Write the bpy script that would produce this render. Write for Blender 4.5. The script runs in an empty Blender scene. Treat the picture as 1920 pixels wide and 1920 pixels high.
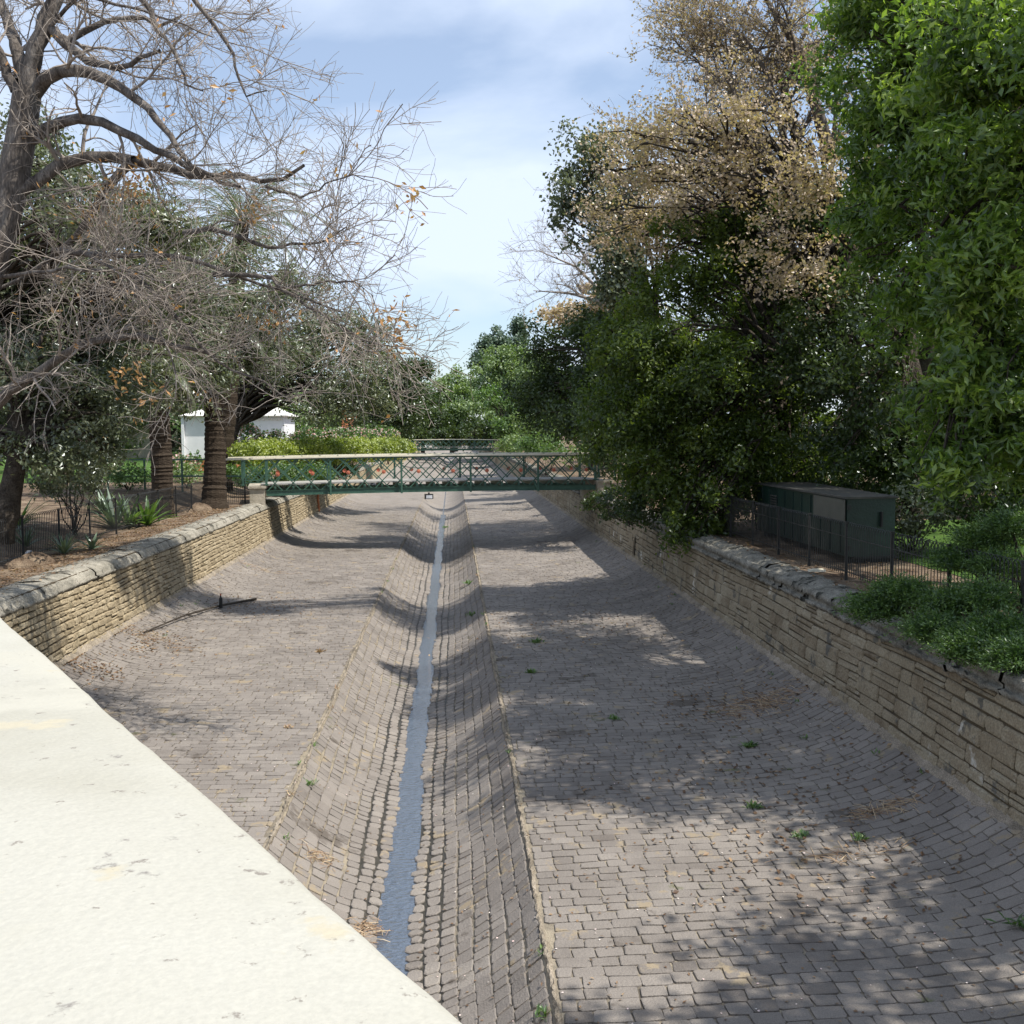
import bpy, math, random
import numpy as np
from mathutils import Vector, Matrix
random.seed(7); RS = np.random.RandomState(11)
PI = math.pi
C = bpy.context.scene.collection
SC = bpy.context.scene

# ------------------------------------------------------------------ camera
F_PX = 2067.0
yaw, pitch, roll = math.atan(110/F_PX), math.atan(148/F_PX), math.radians(0.43)
fw = Vector((math.sin(yaw)*math.cos(pitch), math.cos(yaw)*math.cos(pitch), -math.sin(pitch)))
r0 = Vector((math.cos(yaw), -math.sin(yaw), 0)); u0 = r0.cross(fw)
rt = r0*math.cos(roll) - u0*math.sin(roll); up = u0*math.cos(roll) + r0*math.sin(roll)
cam_d = bpy.data.cameras.new("camera"); cam = bpy.data.objects.new("camera", cam_d); C.objects.link(cam)
cam_d.sensor_width = 36; cam_d.lens = F_PX/1920*36; cam_d.clip_end = 3000; cam_d.clip_start = .02
cam.matrix_world = Matrix(((rt.x, up.x, -fw.x, 0), (rt.y, up.y, -fw.y, 0), (rt.z, up.z, -fw.z, 0), (0, 0, 0, 1)))
SC.camera = cam

# ------------------------------------------------------------------ light
SUN = Vector((0.58, -0.25, 1.0)).normalized()
elev = math.asin(SUN.z); az = math.atan2(SUN.x, SUN.y)
w = bpy.data.worlds.new("World"); SC.world = w; w.use_nodes = True
nt = w.node_tree; N = nt.nodes; Lk = nt.links
N.clear()
out = N.new('ShaderNodeOutputWorld'); bg = N.new('ShaderNodeBackground'); sky = N.new('ShaderNodeTexSky')
sky.sky_type = 'NISHITA'; sky.sun_disc = False; sky.sun_elevation = elev; sky.sun_rotation = az
sky.air_density = 1.0; sky.dust_density = 0.6; sky.ozone_density = 1.5
tc = N.new('ShaderNodeTexCoord'); mp = N.new('ShaderNodeMapping'); mp.inputs['Scale'].default_value = (1, 1, 2.6)
mp.inputs['Location'].default_value = (3.1, .4, .35)
n1 = N.new('ShaderNodeTexNoise'); n1.inputs['Scale'].default_value = 2.3; n1.inputs['Detail'].default_value = 9; n1.inputs['Roughness'].default_value = .52; n1.inputs['Distortion'].default_value = .25
cr = N.new('ShaderNodeValToRGB'); cr.color_ramp.elements[0].position = .40; cr.color_ramp.elements[1].position = .60
cr.color_ramp.elements[0].color = (.30, .30, .30, 1); cr.color_ramp.elements[1].color = (.92, .92, .92, 1)
mx = N.new('ShaderNodeMixRGB'); mx.inputs['Color2'].default_value = (8.9, 10.1, 12.2, 1)
sb = N.new('ShaderNodeVectorMath'); sb.operation = 'MULTIPLY'; sb.inputs[1].default_value = (1.55, 1.6, 1.65)
Lk.new(tc.outputs['Generated'], mp.inputs['Vector']); Lk.new(mp.outputs[0], n1.inputs['Vector']); Lk.new(n1.outputs['Fac'], cr.inputs[0])
Lk.new(cr.outputs[0], mx.inputs['Fac']); Lk.new(sky.outputs[0], sb.inputs[0]); Lk.new(sb.outputs[0], mx.inputs['Color1']); Lk.new(mx.outputs[0], bg.inputs['Color'])
bg.inputs['Strength'].default_value = 0.078
Lk.new(bg.outputs[0], out.inputs[0])
sd = bpy.data.lights.new("sun", 'SUN'); sun = bpy.data.objects.new("sun", sd); C.objects.link(sun)
sd.energy = 5.0; sd.angle = math.radians(.5); sd.color = (1, .95, .86)
sun.rotation_euler = SUN.to_track_quat('Z', 'Y').to_euler(); sun.location = (20, -20, 40)
SC.view_settings.view_transform = 'Standard'; SC.view_settings.look = 'None'
SC.view_settings.exposure = 0.36; SC.view_settings.gamma = 1; SC.view_settings.use_curve_mapping = False
SC.cycles.max_bounces = 8; SC.cycles.diffuse_bounces = 3; SC.cycles.glossy_bounces = 3; SC.cycles.transmission_bounces = 4
SC.cycles.use_denoising = True

# ------------------------------------------------------------------ helpers
def at(px, py, D):
    """world point seen at pixel (1920 frame) at forward distance y = D"""
    d = fw*F_PX + rt*(px-960) + up*(960-py)
    return d*(D/d.y)
def A(v): return np.array((v[0], v[1], v[2]), float)

def tag(o, label=None, cat=None, group=None, kind=None):
    if label: o['label'] = label
    if cat: o['category'] = cat
    if group: o['group'] = group
    if kind: o['kind'] = kind
    return o
def empty(name, loc, label, cat, group=None):
    o = bpy.data.objects.new(name, None); C.objects.link(o); o.location = tuple(loc); o.empty_display_size = .2
    return tag(o, label, cat, group)

class MB:
    """collects verts / faces (any face size) and per-vertex tint, links as one mesh"""
    def __init__(s): s.v = []; s.f = {}; s.n = 0; s.t = []; s.order = []
    def add(s, V, Fs, tint=None, mi=0):
        V = np.asarray(V, float).reshape(-1, 3)
        if not (isinstance(Fs, list) and isinstance(Fs[0], np.ndarray)): Fs = [Fs]
        for F in Fs:
            F = np.asarray(F, int)
            s.order.append((F + s.n, mi))
        s.v.append(V); s.n += len(V)
        s.t.append(np.full(len(V), .5) if tint is None else np.broadcast_to(np.asarray(tint, float), (len(V),)))
        return s
    def box(s, c, size, rot=None, tint=None, mi=0):
        h = np.array(size)/2
        V = np.array([[x, y, z] for z in (-1, 1) for y in (-1, 1) for x in (-1, 1)], float)*h
        if rot is not None: V = V @ np.array(rot).T
        V = V + np.array(c)
        F = [[0, 2, 3, 1], [4, 5, 7, 6], [0, 1, 5, 4], [2, 6, 7, 3], [0, 4, 6, 2], [1, 3, 7, 5]]
        return s.add(V, F, tint, mi)
    def bar(s, a, b, wd, th, side=None, tint=None, mi=0):
        a = A(a); b = A(b); d = b-a; L = np.linalg.norm(d); d /= L
        sd_ = np.array(side if side is not None else (0, 0, 1.), float); y = np.cross(sd_, d)
        if np.linalg.norm(y) < 1e-6: y = np.cross((1, 0, .1), d)
        y /= np.linalg.norm(y); z = np.cross(d, y)
        return s.box((a+b)/2, (L, wd, th), np.stack([d, y, z], 1), tint, mi)
    def tubes(s, P, R, sides=5, tint=None, mi=0):
        P = np.asarray(P, float); R = np.asarray(R, float)
        if P.ndim == 2: P = P[None]; R = R[None]
        n, k, _ = P.shape
        T = np.gradient(P, axis=1); T /= np.linalg.norm(T, axis=2, keepdims=True)+1e-9
        ref = np.zeros_like(T); ref[..., 2] = 1
        bad = np.abs(T[:, :1, 2]).repeat(k, 1) > .9; ref[bad] = (1, 0, 0)
        # constant ref per tube to avoid twist flips
        U = np.cross(ref, T); U /= np.linalg.norm(U, axis=2, keepdims=True)+1e-9
        W = np.cross(T, U)
        a = np.arange(sides)*2*PI/sides
        V = P[:, :, None, :] + R[:, :, None, None]*(np.cos(a)[None, None, :, None]*U[:, :, None, :] + np.sin(a)[None, None, :, None]*W[:, :, None, :])
        idx = np.arange(n*k*sides).reshape(n, k, sides)
        q = np.stack([idx[:, :-1, :], np.roll(idx, -1, 2)[:, :-1, :], np.roll(idx, -1, 2)[:, 1:, :], idx[:, 1:, :]], -1).reshape(-1, 4)
        return s.add(V.reshape(-1, 3), q, tint, mi)
    def build(s, name, mat, parent=None, smooth=False, loc=None):
        V = np.concatenate(s.v); T = np.concatenate(s.t)
        off = np.array(loc if loc is not None else (tuple(parent.location) if parent is not None and parent.type == 'EMPTY' else (0, 0, 0)), float)
        me = bpy.data.meshes.new(name)
        me.vertices.add(len(V)); me.vertices.foreach_set('co', (V-off).astype(np.float32).ravel())
        tot = np.concatenate([np.full(len(F), F.shape[1]) for F, m in s.order]); loops = np.concatenate([F.ravel() for F, m in s.order])
        mi = np.concatenate([np.full(len(F), m) for F, m in s.order])
        me.loops.add(len(loops)); me.loops.foreach_set('vertex_index', loops.astype(np.int32))
        me.polygons.add(len(tot)); me.polygons.foreach_set('loop_start', np.concatenate([[0], np.cumsum(tot)[:-1]]).astype(np.int32))
        me.polygons.foreach_set('loop_total', tot.astype(np.int32))
        me.polygons.foreach_set('use_smooth', np.full(len(tot), smooth))
        mats = mat if isinstance(mat, (list, tuple)) else [mat]
        for m in mats: me.materials.append(m)
        me.polygons.foreach_set('material_index', mi.astype(np.int32))
        at_ = me.attributes.new('tint', 'FLOAT', 'POINT'); at_.data.foreach_set('value', T.astype(np.float32))
        me.update(calc_edges=True); me.validate()
        o = bpy.data.objects.new(name, me); C.objects.link(o)
        if parent is not None: o.parent = parent
        else: o.location = tuple(off)
        return o

def grid_faces(a, b, wrap=False):
    i = np.arange(a*b).reshape(a, b)
    if wrap: j = np.roll(i, -1, 0); return np.stack([i[:, :-1], j[:, :-1], j[:, 1:], i[:, 1:]], -1).reshape(-1, 4)
    return np.stack([i[:-1, :-1], i[1:, :-1], i[1:, 1:], i[:-1, 1:]], -1).reshape(-1, 4)

def snoise(x, y, s=0):
    x = np.asarray(x, float); y = np.asarray(y, float)
    return (np.sin(x*1.3+1.7*s+np.sin(y*.9+s))+np.sin(y*1.7-2.1*s+np.sin(x*.7-s))+.5*np.sin(x*3.1+y*2.3+s)+.5*np.sin(x*2.2-y*3.7+2*s))/3

# ---------------------------------------------------------------- materials
def pmat(name, cols, rough=.8, nscale=3., tintw=.5, bump=.2, bscale=20., spec=.3, fine=0., coord='Object', stretch=(1, 1, 1), metal=0., spots=None):
    """procedural principled material: colour ramp over noise + the per-vertex tint"""
    m = bpy.data.materials.new(name); m.use_nodes = True; n = m.node_tree.nodes; l = m.node_tree.links
    b = n['Principled BSDF']; b.inputs['Roughness'].default_value = rough; b.inputs['Specular IOR Level'].default_value = spec; b.inputs['Metallic'].default_value = metal
    tc = n.new('ShaderNodeTexCoord'); mp = n.new('ShaderNodeMapping'); mp.inputs['Scale'].default_value = stretch; l.new(tc.outputs[coord], mp.inputs[0])
    no = n.new('ShaderNodeTexNoise'); no.inputs['Scale'].default_value = nscale; no.inputs['Detail'].default_value = 8; no.inputs['Roughness'].default_value = .6; l.new(mp.outputs[0], no.inputs[0])
    at_ = n.new('ShaderNodeAttribute'); at_.attribute_name = 'tint'
    mix = n.new('ShaderNodeMix'); mix.data_type = 'FLOAT'; mix.inputs[0].default_value = tintw
    st = n.new('ShaderNodeMapRange'); st.inputs[1].default_value = .28; st.inputs[2].default_value = .72; l.new(no.outputs['Fac'], st.inputs[0])
    l.new(st.outputs[0], mix.inputs[2]); l.new(at_.outputs['Fac'], mix.inputs[3])
    cr = n.new('ShaderNodeValToRGB'); e = cr.color_ramp.elements
    for i, c in enumerate(cols):
        p = i/(len(cols)-1)
        if i < 2 and i < len(e): el = e[i]; el.position = p if i == 0 else p
        else: el = e.new(p)
        el.color = (*c, 1)
    l.new(mix.outputs[0], cr.inputs[0]); col = cr.outputs[0]
    if fine:
        nf = n.new('ShaderNodeTexNoise'); nf.inputs['Scale'].default_value = bscale*2.5; nf.inputs['Detail'].default_value = 5; l.new(mp.outputs[0], nf.inputs[0])
        mr = n.new('ShaderNodeMapRange'); mr.inputs[1].default_value = .3; mr.inputs[2].default_value = .7; mr.inputs[3].default_value = 1-fine; mr.inputs[4].default_value = 1+fine; l.new(nf.outputs['Fac'], mr.inputs[0])
        mm = n.new('ShaderNodeVectorMath'); mm.operation = 'SCALE'; l.new(col, mm.inputs[0]); l.new(mr.outputs[0], mm.inputs['Scale']); col = mm.outputs[0]
    if spots:
        for sc, lo, c in spots:
            ns = n.new('ShaderNodeTexNoise'); ns.inputs['Scale'].default_value = sc; ns.inputs['Detail'].default_value = 6; ns.inputs['Roughness'].default_value = .65; l.new(mp.outputs[0], ns.inputs[0])
            mr = n.new('ShaderNodeMapRange'); mr.inputs[1].default_value = lo; mr.inputs[2].default_value = lo+.05; l.new(ns.outputs['Fac'], mr.inputs[0])
            mc = n.new('ShaderNodeMixRGB'); mc.inputs['Color2'].default_value = (*c, 1); l.new(mr.outputs[0], mc.inputs['Fac']); l.new(col, mc.inputs['Color1']); col = mc.outputs[0]
    l.new(col, b.inputs['Base Color'])
    if bump:
        nb = n.new('ShaderNodeTexNoise'); nb.inputs['Scale'].default_value = bscale; nb.inputs['Detail'].default_value = 6; l.new(mp.outputs[0], nb.inputs[0])
        bp = n.new('ShaderNodeBump'); bp.inputs['Strength'].default_value = bump; bp.inputs['Distance'].default_value = .05; l.new(nb.outputs['Fac'], bp.inputs['Height']); l.new(bp.outputs[0], b.inputs['Normal'])
    return m

def leafmat(name, c0, c1, c2, trans=.35, rough=.45, gloss=.08, tcol=1.6):
    m = bpy.data.materials.new(name); m.use_nodes = True; n = m.node_tree.nodes; l = m.node_tree.links
    n.clear(); o = n.new('ShaderNodeOutputMaterial')
    at_ = n.new('ShaderNodeAttribute'); at_.attribute_name = 'tint'
    cr = n.new('ShaderNodeValToRGB'); e = cr.color_ramp.elements; e[0].color = (*c0, 1); e[1].color = (*c2, 1); x = e.new(.5); x.color = (*c1, 1)
    l.new(at_.outputs['Fac'], cr.inputs[0])
    d = n.new('ShaderNodeBsdfDiffuse'); t = n.new('ShaderNodeBsdfTranslucent'); g = n.new('ShaderNodeBsdfGlossy'); g.inputs['Roughness'].default_value = rough
    vm = n.new('ShaderNodeVectorMath'); vm.operation = 'MULTIPLY'; vm.inputs[1].default_value = (tcol*1.05, tcol*1.15, tcol*.5); l.new(cr.outputs[0], vm.inputs[0])
    l.new(cr.outputs[0], d.inputs[0]); l.new(vm.outputs[0], t.inputs[0]); g.inputs[0].default_value = (.9, .95, 1, 1)
    m1 = n.new('ShaderNodeMixShader'); m1.inputs[0].default_value = trans; l.new(d.outputs[0], m1.inputs[1]); l.new(t.outputs[0], m1.inputs[2])
    m2 = n.new('ShaderNodeMixShader'); m2.inputs[0].default_value = gloss; l.new(m1.outputs[0], m2.inputs[1]); l.new(g.outputs[0], m2.inputs[2])
    l.new(m2.outputs[0], o.inputs[0])
    return m

M = {}
M['sett'] = pmat('basalt_sett', [(.112, .095, .082), (.182, .161, .143), (.238, .212, .188), (.305, .272, .232)], .85, 1.1, .55, .35, 45, .25, fine=.22, spots=[(2.3, .60, (.27, .22, .155)), (.9, .62, (.115, .098, .083)), (1.6, .66, (.13, .13, .075))])
M['joint'] = pmat('joint_dirt', [(.09, .078, .065), (.19, .165, .13), (.31, .265, .20), (.19, .165, .12)], .95, 1.6, 0., .5, 60, .1, fine=.4)
M['wet'] = pmat('wet_silt', [(.018, .017, .013), (.045, .040, .030), (.07, .06, .045)], .5, 4, .0, .4, 60, .4, fine=.3)
M['kerb'] = pmat('kerb_mortar', [(.14, .12, .095), (.27, .23, .18), (.40, .34, .27)], .95, 3, .1, .8, 30, .1, fine=.4)
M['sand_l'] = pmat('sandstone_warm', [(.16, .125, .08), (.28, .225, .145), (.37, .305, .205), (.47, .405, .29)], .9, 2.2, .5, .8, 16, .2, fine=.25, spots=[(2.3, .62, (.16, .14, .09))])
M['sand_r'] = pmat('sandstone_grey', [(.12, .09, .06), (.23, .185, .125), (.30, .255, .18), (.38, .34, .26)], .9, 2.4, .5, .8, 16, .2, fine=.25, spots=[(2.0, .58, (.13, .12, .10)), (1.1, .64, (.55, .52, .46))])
M['wallback'] = pmat('wall_joint', [(.05, .04, .03), (.12, .09, .05)], .95, 4, 0, .4, 30)
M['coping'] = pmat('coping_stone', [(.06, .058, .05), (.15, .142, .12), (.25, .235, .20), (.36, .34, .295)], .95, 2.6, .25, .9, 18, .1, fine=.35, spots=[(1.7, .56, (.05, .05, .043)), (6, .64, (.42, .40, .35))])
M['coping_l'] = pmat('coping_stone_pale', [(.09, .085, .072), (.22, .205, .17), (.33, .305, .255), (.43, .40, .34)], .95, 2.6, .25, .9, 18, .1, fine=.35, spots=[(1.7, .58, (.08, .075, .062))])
M['soil'] = pmat('soil_litter', [(.05, .035, .025), (.12, .085, .06), (.20, .15, .105), (.27, .21, .15)], .95, 1.7, .0, .8, 25, .1, fine=.5)
M['grass'] = pmat('lawn', [(.03, .06, .015), (.07, .13, .03), (.11, .19, .04)], .95, 1.5, 0, .8, 40, .1, fine=.5, spots=[(.6, .62, (.14, .10, .06))])
M['parapet'] = pmat('painted_render', [(.34, .326, .275), (.395, .383, .335), (.415, .404, .358)], .85, 1.6, .0, .10, 70, .2, fine=.05,
                    spots=[(1.1, .56, (.405, .39, .335)), (5, .61, (.41, .375, .29)), (34, .635, (.22, .20, .175)), (12, .655, (.20, .185, .17))])
M['green'] = pmat('green_paint', [(.03, .078, .055), (.045, .106, .076), (.066, .142, .105)], .42, 4, .2, .1, 40, .5, fine=.1)
M['cream'] = pmat('cream_rail', [(.62, .58, .46), (.74, .70, .58)], .6, 3, .2, .1, 40, .4)
M['deckedge'] = pmat('deck_concrete', [(.26, .25, .23), (.36, .35, .32)], .85, 3, 0, .2, 30)
M['red'] = pmat('medallion_red', [(.38, .10, .06), (.5, .17, .10)], .5, 5, 0, .1, 30)
M['bagwhite'] = pmat('thin_plastic', [(.55, .55, .57), (.75, .75, .76)], .4, 8, 0, .5, 30)
M['black'] = pmat('black_iron', [(.012, .013, .013), (.03, .03, .03)], .5, 6, 0, .1, 40, .4)
M['pierstone'] = pmat('pier_stone', [(.30, .27, .21), (.48, .43, .35)], .9, 4, 0, .4, 25, .2, fine=.2)
M['bark'] = pmat('grey_bark', [(.05, .042, .036), (.13, .112, .098), (.22, .20, .18)], .95, 5, .1, 1., 14, .1, fine=.4, stretch=(1, 1, .25))
M['bark_pale'] = pmat('pale_bark', [(.16, .13, .11), (.30, .26, .225), (.40, .36, .32)], .9, 3, .3, .3, 20, .1)
M['bark_dark'] = pmat('dark_bark', [(.025, .02, .016), (.06, .05, .04), (.10, .085, .07)], .95, 5, .1, 1., 12, .1, fine=.4)
M['palmtrunk'] = pmat('palm_trunk', [(.018, .014, .010), (.05, .038, .028), (.10, .08, .06)], .95, 6, .6, 1., 10, .1, fine=.4, stretch=(1, 1, 3))
M['white'] = pmat('white_wall', [(.72, .72, .74), (.82, .82, .83)], .7, 3, 0, .05, 20)
M['whiteroof'] = pmat('white_roof', [(.66, .64, .6), (.78, .76, .72)], .6, 3, 0, .05, 20)
M['window'] = pmat('window_glass', [(.10, .13, .15), (.16, .19, .2)], .15, 3, 0, 0, 20, .6)
M['terracotta'] = pmat('terracotta', [(.42, .15, .07), (.55, .22, .10)], .8, 3, 0, .1, 20)
M['bin'] = pmat('dark_green_metal', [(.004, .013, .010), (.008, .025, .019), (.015, .045, .032)], .45, 2, .2, .15, 20, .5, fine=.15)
M['bintop'] = pmat('weathered_top', [(.05, .048, .043), (.09, .087, .077)], .8, 3, 0, .2, 20)
M['binpanel'] = pmat('pale_panel', [(.085, .085, .068), (.115, .112, .09)], .7, 3, 0, .1, 20)
M['deadleaf'] = leafmat('dead_leaf', (.10, .055, .03), (.20, .12, .065), (.36, .25, .15), .15, .6, .03)
M['petal'] = leafmat('petal', (.6, .25, .25), (.75, .5, .5), (.8, .75, .7), .2, .6, .02, 1.)
M['orange'] = leafmat('orange_leaf', (.38, .18, .07), (.52, .28, .11), (.62, .40, .2), .3, .5, .04, 1.2)
M['plane'] = leafmat('plane_leaf', (.27, .19, .145), (.45, .34, .25), (.60, .47, .35), .35, .4, .05, 1.1)
M['olive'] = leafmat('olive_leaf', (.065, .08, .042), (.12, .14, .075), (.23, .245, .15), .25, .35, .06, 1.4)
M['camphor'] = leafmat('camphor_leaf', (.03, .048, .012), (.07, .105, .02), (.16, .20, .03), .35, .35, .035, 2.0)
M['darkgreen'] = leafmat('dark_leaf', (.022, .038, .013), (.045, .07, .02), (.09, .12, .035), .3, .35, .04, 1.7)
M['glossy'] = leafmat('glossy_leaf', (.028, .052, .012), (.095, .155, .028), (.25, .32, .065), .38, .4, .045, 2.2)
M['juniper'] = leafmat('juniper_leaf', (.020, .045, .010), (.055, .11, .02), (.14, .22, .045), .25, .5, .05, 1.6)
M['fresh'] = leafmat('fresh_leaf', (.05, .10, .03), (.09, .16, .04), (.16, .23, .06), .4, .5, .05, 1.5)
M['mid'] = leafmat('mid_leaf', (.085, .135, .045), (.15, .22, .065), (.24, .31, .10), .35, .5, .06, 1.4)
M['conifer'] = leafmat('conifer_leaf', (.045, .08, .05), (.075, .12, .07), (.11, .17, .09), .2, .5, .05, 1.2)
M['lime'] = leafmat('lime_leaf', (.14, .19, .03), (.25, .30, .04), (.38, .42, .07), .4, .5, .06, 1.3)
M['palmleaf'] = leafmat('palm_leaf', (.06, .075, .03), (.11, .13, .05), (.19, .20, .09), .3, .4, .08, 1.2)
M['agave'] = leafmat('agave_leaf', (.06, .10, .05), (.13, .19, .11), (.24, .31, .21), .15, .4, .08, 1.)
M['weed'] = leafmat('weed_leaf', (.05, .10, .03), (.10, .18, .05), (.18, .27, .08), .3, .5, .04, 1.3)
M['straw'] = leafmat('straw', (.25, .15, .09), (.42, .29, .18), (.6, .48, .32), .1, .6, .02, 1.)

# water
def water_mat():
    m = bpy.data.materials.new('shallow_water'); m.use_nodes = True; n = m.node_tree.nodes; l = m.node_tree.links
    b = n['Principled BSDF']; b.inputs['Base Color'].default_value = (.032, .044, .060, 1); b.inputs['Roughness'].default_value = .03; b.inputs['IOR'].default_value = 2.5
    b.inputs['Specular IOR Level'].default_value = 1.
    tc = n.new('ShaderNodeTexCoord'); mp = n.new('ShaderNodeMapping'); mp.inputs['Scale'].default_value = (1, 2.2, 1); l.new(tc.outputs['Object'], mp.inputs[0])
    a = n.new('ShaderNodeTexNoise'); a.inputs['Scale'].default_value = 9; a.inputs['Detail'].default_value = 4; l.new(mp.outputs[0], a.inputs[0])
    bp = n.new('ShaderNodeBump'); bp.inputs['Strength'].default_value = .7; bp.inputs['Distance'].default_value = .03; l.new(a.outputs[0], bp.inputs['Height']); l.new(bp.outputs[0], b.inputs['Normal'])
    return m
M['water'] = water_mat()

# ---------------------------------------------------------------- channel bed
CX = -.70
ZB = [(0, -5.45)] + [(d, -5.45+.70*(d/1.5)**2) for d in (.2, .4, .6, .8, 1., 1.2, 1.35, 1.5)] + [(3.2, -4.72), (4.6, -4.68), (5.3, -4.62), (5.8, -4.52), (6.2, -4.38), (6.62, -4.16), (6.8, -4.05)]
hx = np.array([p[0] for p in ZB]); hz = np.array([p[1] for p in ZB])
px_ = np.concatenate([-hx[:0:-1], hx]); pz_ = np.concatenate([hz[:0:-1], hz])
arc = np.concatenate([[0], np.cumsum(np.hypot(np.diff(px_), np.diff(pz_)))])
arc0 = np.interp(0, px_, arc)
def prof(u):            # u = signed arc length from the centre line
    a = u + arc0
    x = np.interp(a, arc, px_); z = np.interp(a, arc, pz_)
    e = .05; dx = np.interp(a+e, arc, px_)-np.interp(a-e, arc, px_); dz = np.interp(a+e, arc, pz_)-np.interp(a-e, arc, pz_)
    n = np.hypot(dx, dz)+1e-9
    return x+CX, z, -dz/n, dx/n
ukerb = np.interp(1.5, px_, arc)-arc0; uwall = np.interp(6.62, px_, arc)-arc0
def U(x): return np.interp(x, px_, arc)-arc0

def ring8(u0, u1, v0, v1, c):
    return np.stack([np.stack([u0+c, v0], 1), np.stack([u1-c, v0], 1), np.stack([u1, v0+c], 1), np.stack([u1, v1-c], 1),
                     np.stack([u1-c, v1], 1), np.stack([u0+c, v1], 1), np.stack([u0, v1-c], 1), np.stack([u0, v0+c], 1)], 1)
def setts(mb, u0, u1, v0, v1, tint, h, c, tilt=.006, mi=0):
    """arrays of rectangles in (u, v) turned into rounded stones standing h above the bed"""
    n = len(u0); rings = []
    hh = h + RS.uniform(-.004, .005, n)
    tu = RS.normal(0, tilt, n); tv = RS.normal(0, tilt, n)
    j = RS.normal(0, .006, (n, 8, 2))
    for k, (ins, hk) in enumerate(((0, -1.), (0.001, .35), (.012, 1.))):
        i = np.full(n, ins)
        Q = ring8(u0+i, u1-i, v0+i, v1-i, c) + j
        x, z, nx, nz = prof(Q[..., 0])
        um = ((u0+u1)/2)[:, None]; vm = ((v0+v1)/2)[:, None]
        H = (hh[:, None] if hk > 0 else .02)*hk + (0 if hk < 0 else 1)*(tu[:, None]*(Q[..., 0]-um)/.1+tv[:, None]*(Q[..., 1]-vm)/.1)
        rings.append(np.stack([x+nx*H, Q[..., 1], z+nz*H], -1))
    V = np.stack(rings, 1).reshape(-1, 3)
    b = (np.arange(n)*24)[:, None, None]
    q = []
    for r in (0, 1):
        for k in range(8):
            k2 = (k+1) % 8; q.append([r*8+k, r*8+k2, r*8+8+k2, r*8+8+k])
    q = (b + np.array(q)[None]).reshape(-1, 4); top = (b[:, :, 0] + np.arange(16, 24)[None]).reshape(-1, 8)
    mb.add(V, [q, top], np.repeat(tint, 24), mi)

bed = MB()
Y0, Y1, YF = 2.0, 74.0, 420.0
us = np.concatenate([U(-hx[::-1][:-1]), U(hx)]); us = us[(us >= U(-6.8)-1e-6)]
ys = np.concatenate([np.arange(Y0, 30, .5), np.arange(30, YF+1, 6.)])
x, z, nx, nz = prof(us)
gx = x[:, None]+0*ys[None]; gz = z[:, None]+0*ys[None]; gy = 0*x[:, None]+ys[None]
bump = .004*snoise(gx*5, gy*5, 2)
bed.add(np.stack([gx-nx[:, None]*.014, gy, gz-nz[:, None]*.014+bump], -1).reshape(-1, 3), grid_faces(len(us), len(ys)), .4, 1)
wu = np.linspace(-.58, .58, 7); x, z, nx, nz = prof(wu)
bed.add(np.stack([x[:, None]+0*ys[None]+.03*np.sin(ys*1.9)*(np.abs(wu) > .5)[:, None], 0*x[:, None]+ys[None], z[:, None]-.0075+0*ys[None]], -1).reshape(-1, 3), grid_faces(7, len(ys)), .4, 3)
# floor courses run across the channel
def floor_side(ua, ub):
    U0, U1_, V0, V1_, T = [], [], [], [], []
    v = Y0
    while v < Y1:
        dv = random.uniform(.165, .20) if v < 40 else random.uniform(.17, .21)
        u = ua - random.uniform(0, .22); 
        while u < ub:
            du = random.uniform(.20, .31)
            a, b_ = max(u, ua), min(u+du, ub)
            if b_-a > .07:
                wv = .035*math.sin(u*1.1+v*.35)+.02*math.sin(u*3.3+v)
                g = random.uniform(.008, .016)
                U0.append(a+g/2); U1_.append(b_-g/2); V0.append(v+wv+g/2); V1_.append(v+dv+wv-g/2)
                T.append(.45+.14*random.gauss(0, 1)+.10*math.sin(u*.9+v*.23)+.08*math.sin(v*.9-u))
            u += du
        v += dv
    setts(bed, np.array(U0), np.array(U1_), np.array(V0), np.array(V1_), np.clip(np.array(T), 0, 1), .0055, .017, .0015)
floor_side(-uwall, -ukerb-.05); floor_side(ukerb+.05, uwall)
# groove: long rows running with the stream, rounder stones near the water
ncol = 8
edges = np.linspace(.155, ukerb-.04, ncol+1)
for side in (-1, 1):
    for k in range(ncol):
        v = Y0; U0, U1_, V0, V1_, T = [], [], [], [], []
        wet = max(0, 1-k/3.)
        while v < Y1:
            dv = random.uniform(.15, .27)
            a, b_ = edges[k], edges[k+1]; g = (.016+.014*wet)*random.uniform(.6, 1.4)
            j0 = (random.gauss(.004, .016)+.018*math.sin(v*.8+side*2)+.012*math.sin(v*2.3)) if k == 0 else 0
            wob = .014*math.sin(v*1.3+k*.8+side)+.008*math.sin(v*3.1+k)
            aa, bb = a+g/2+max(-.06, j0)+wob, b_-g/2+wob
            if side < 0: aa, bb = -bb, -aa
            U0.append(aa); U1_.append(bb); V0.append(v+g/2+wob); V1_.append(v+dv-g/2+wob)
            T.append(.52+.13*random.gauss(0, 1)+.08*wet-.10*(k > 5))  # steep columns by the kerb: slope shade put into a darker tint
            v += dv
        setts(bed, np.array(U0), np.array(U1_), np.array(V0), np.array(V1_), np.clip(np.array(T), 0, 1), .006+.010*wet, .016+.022*wet, .003)
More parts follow.
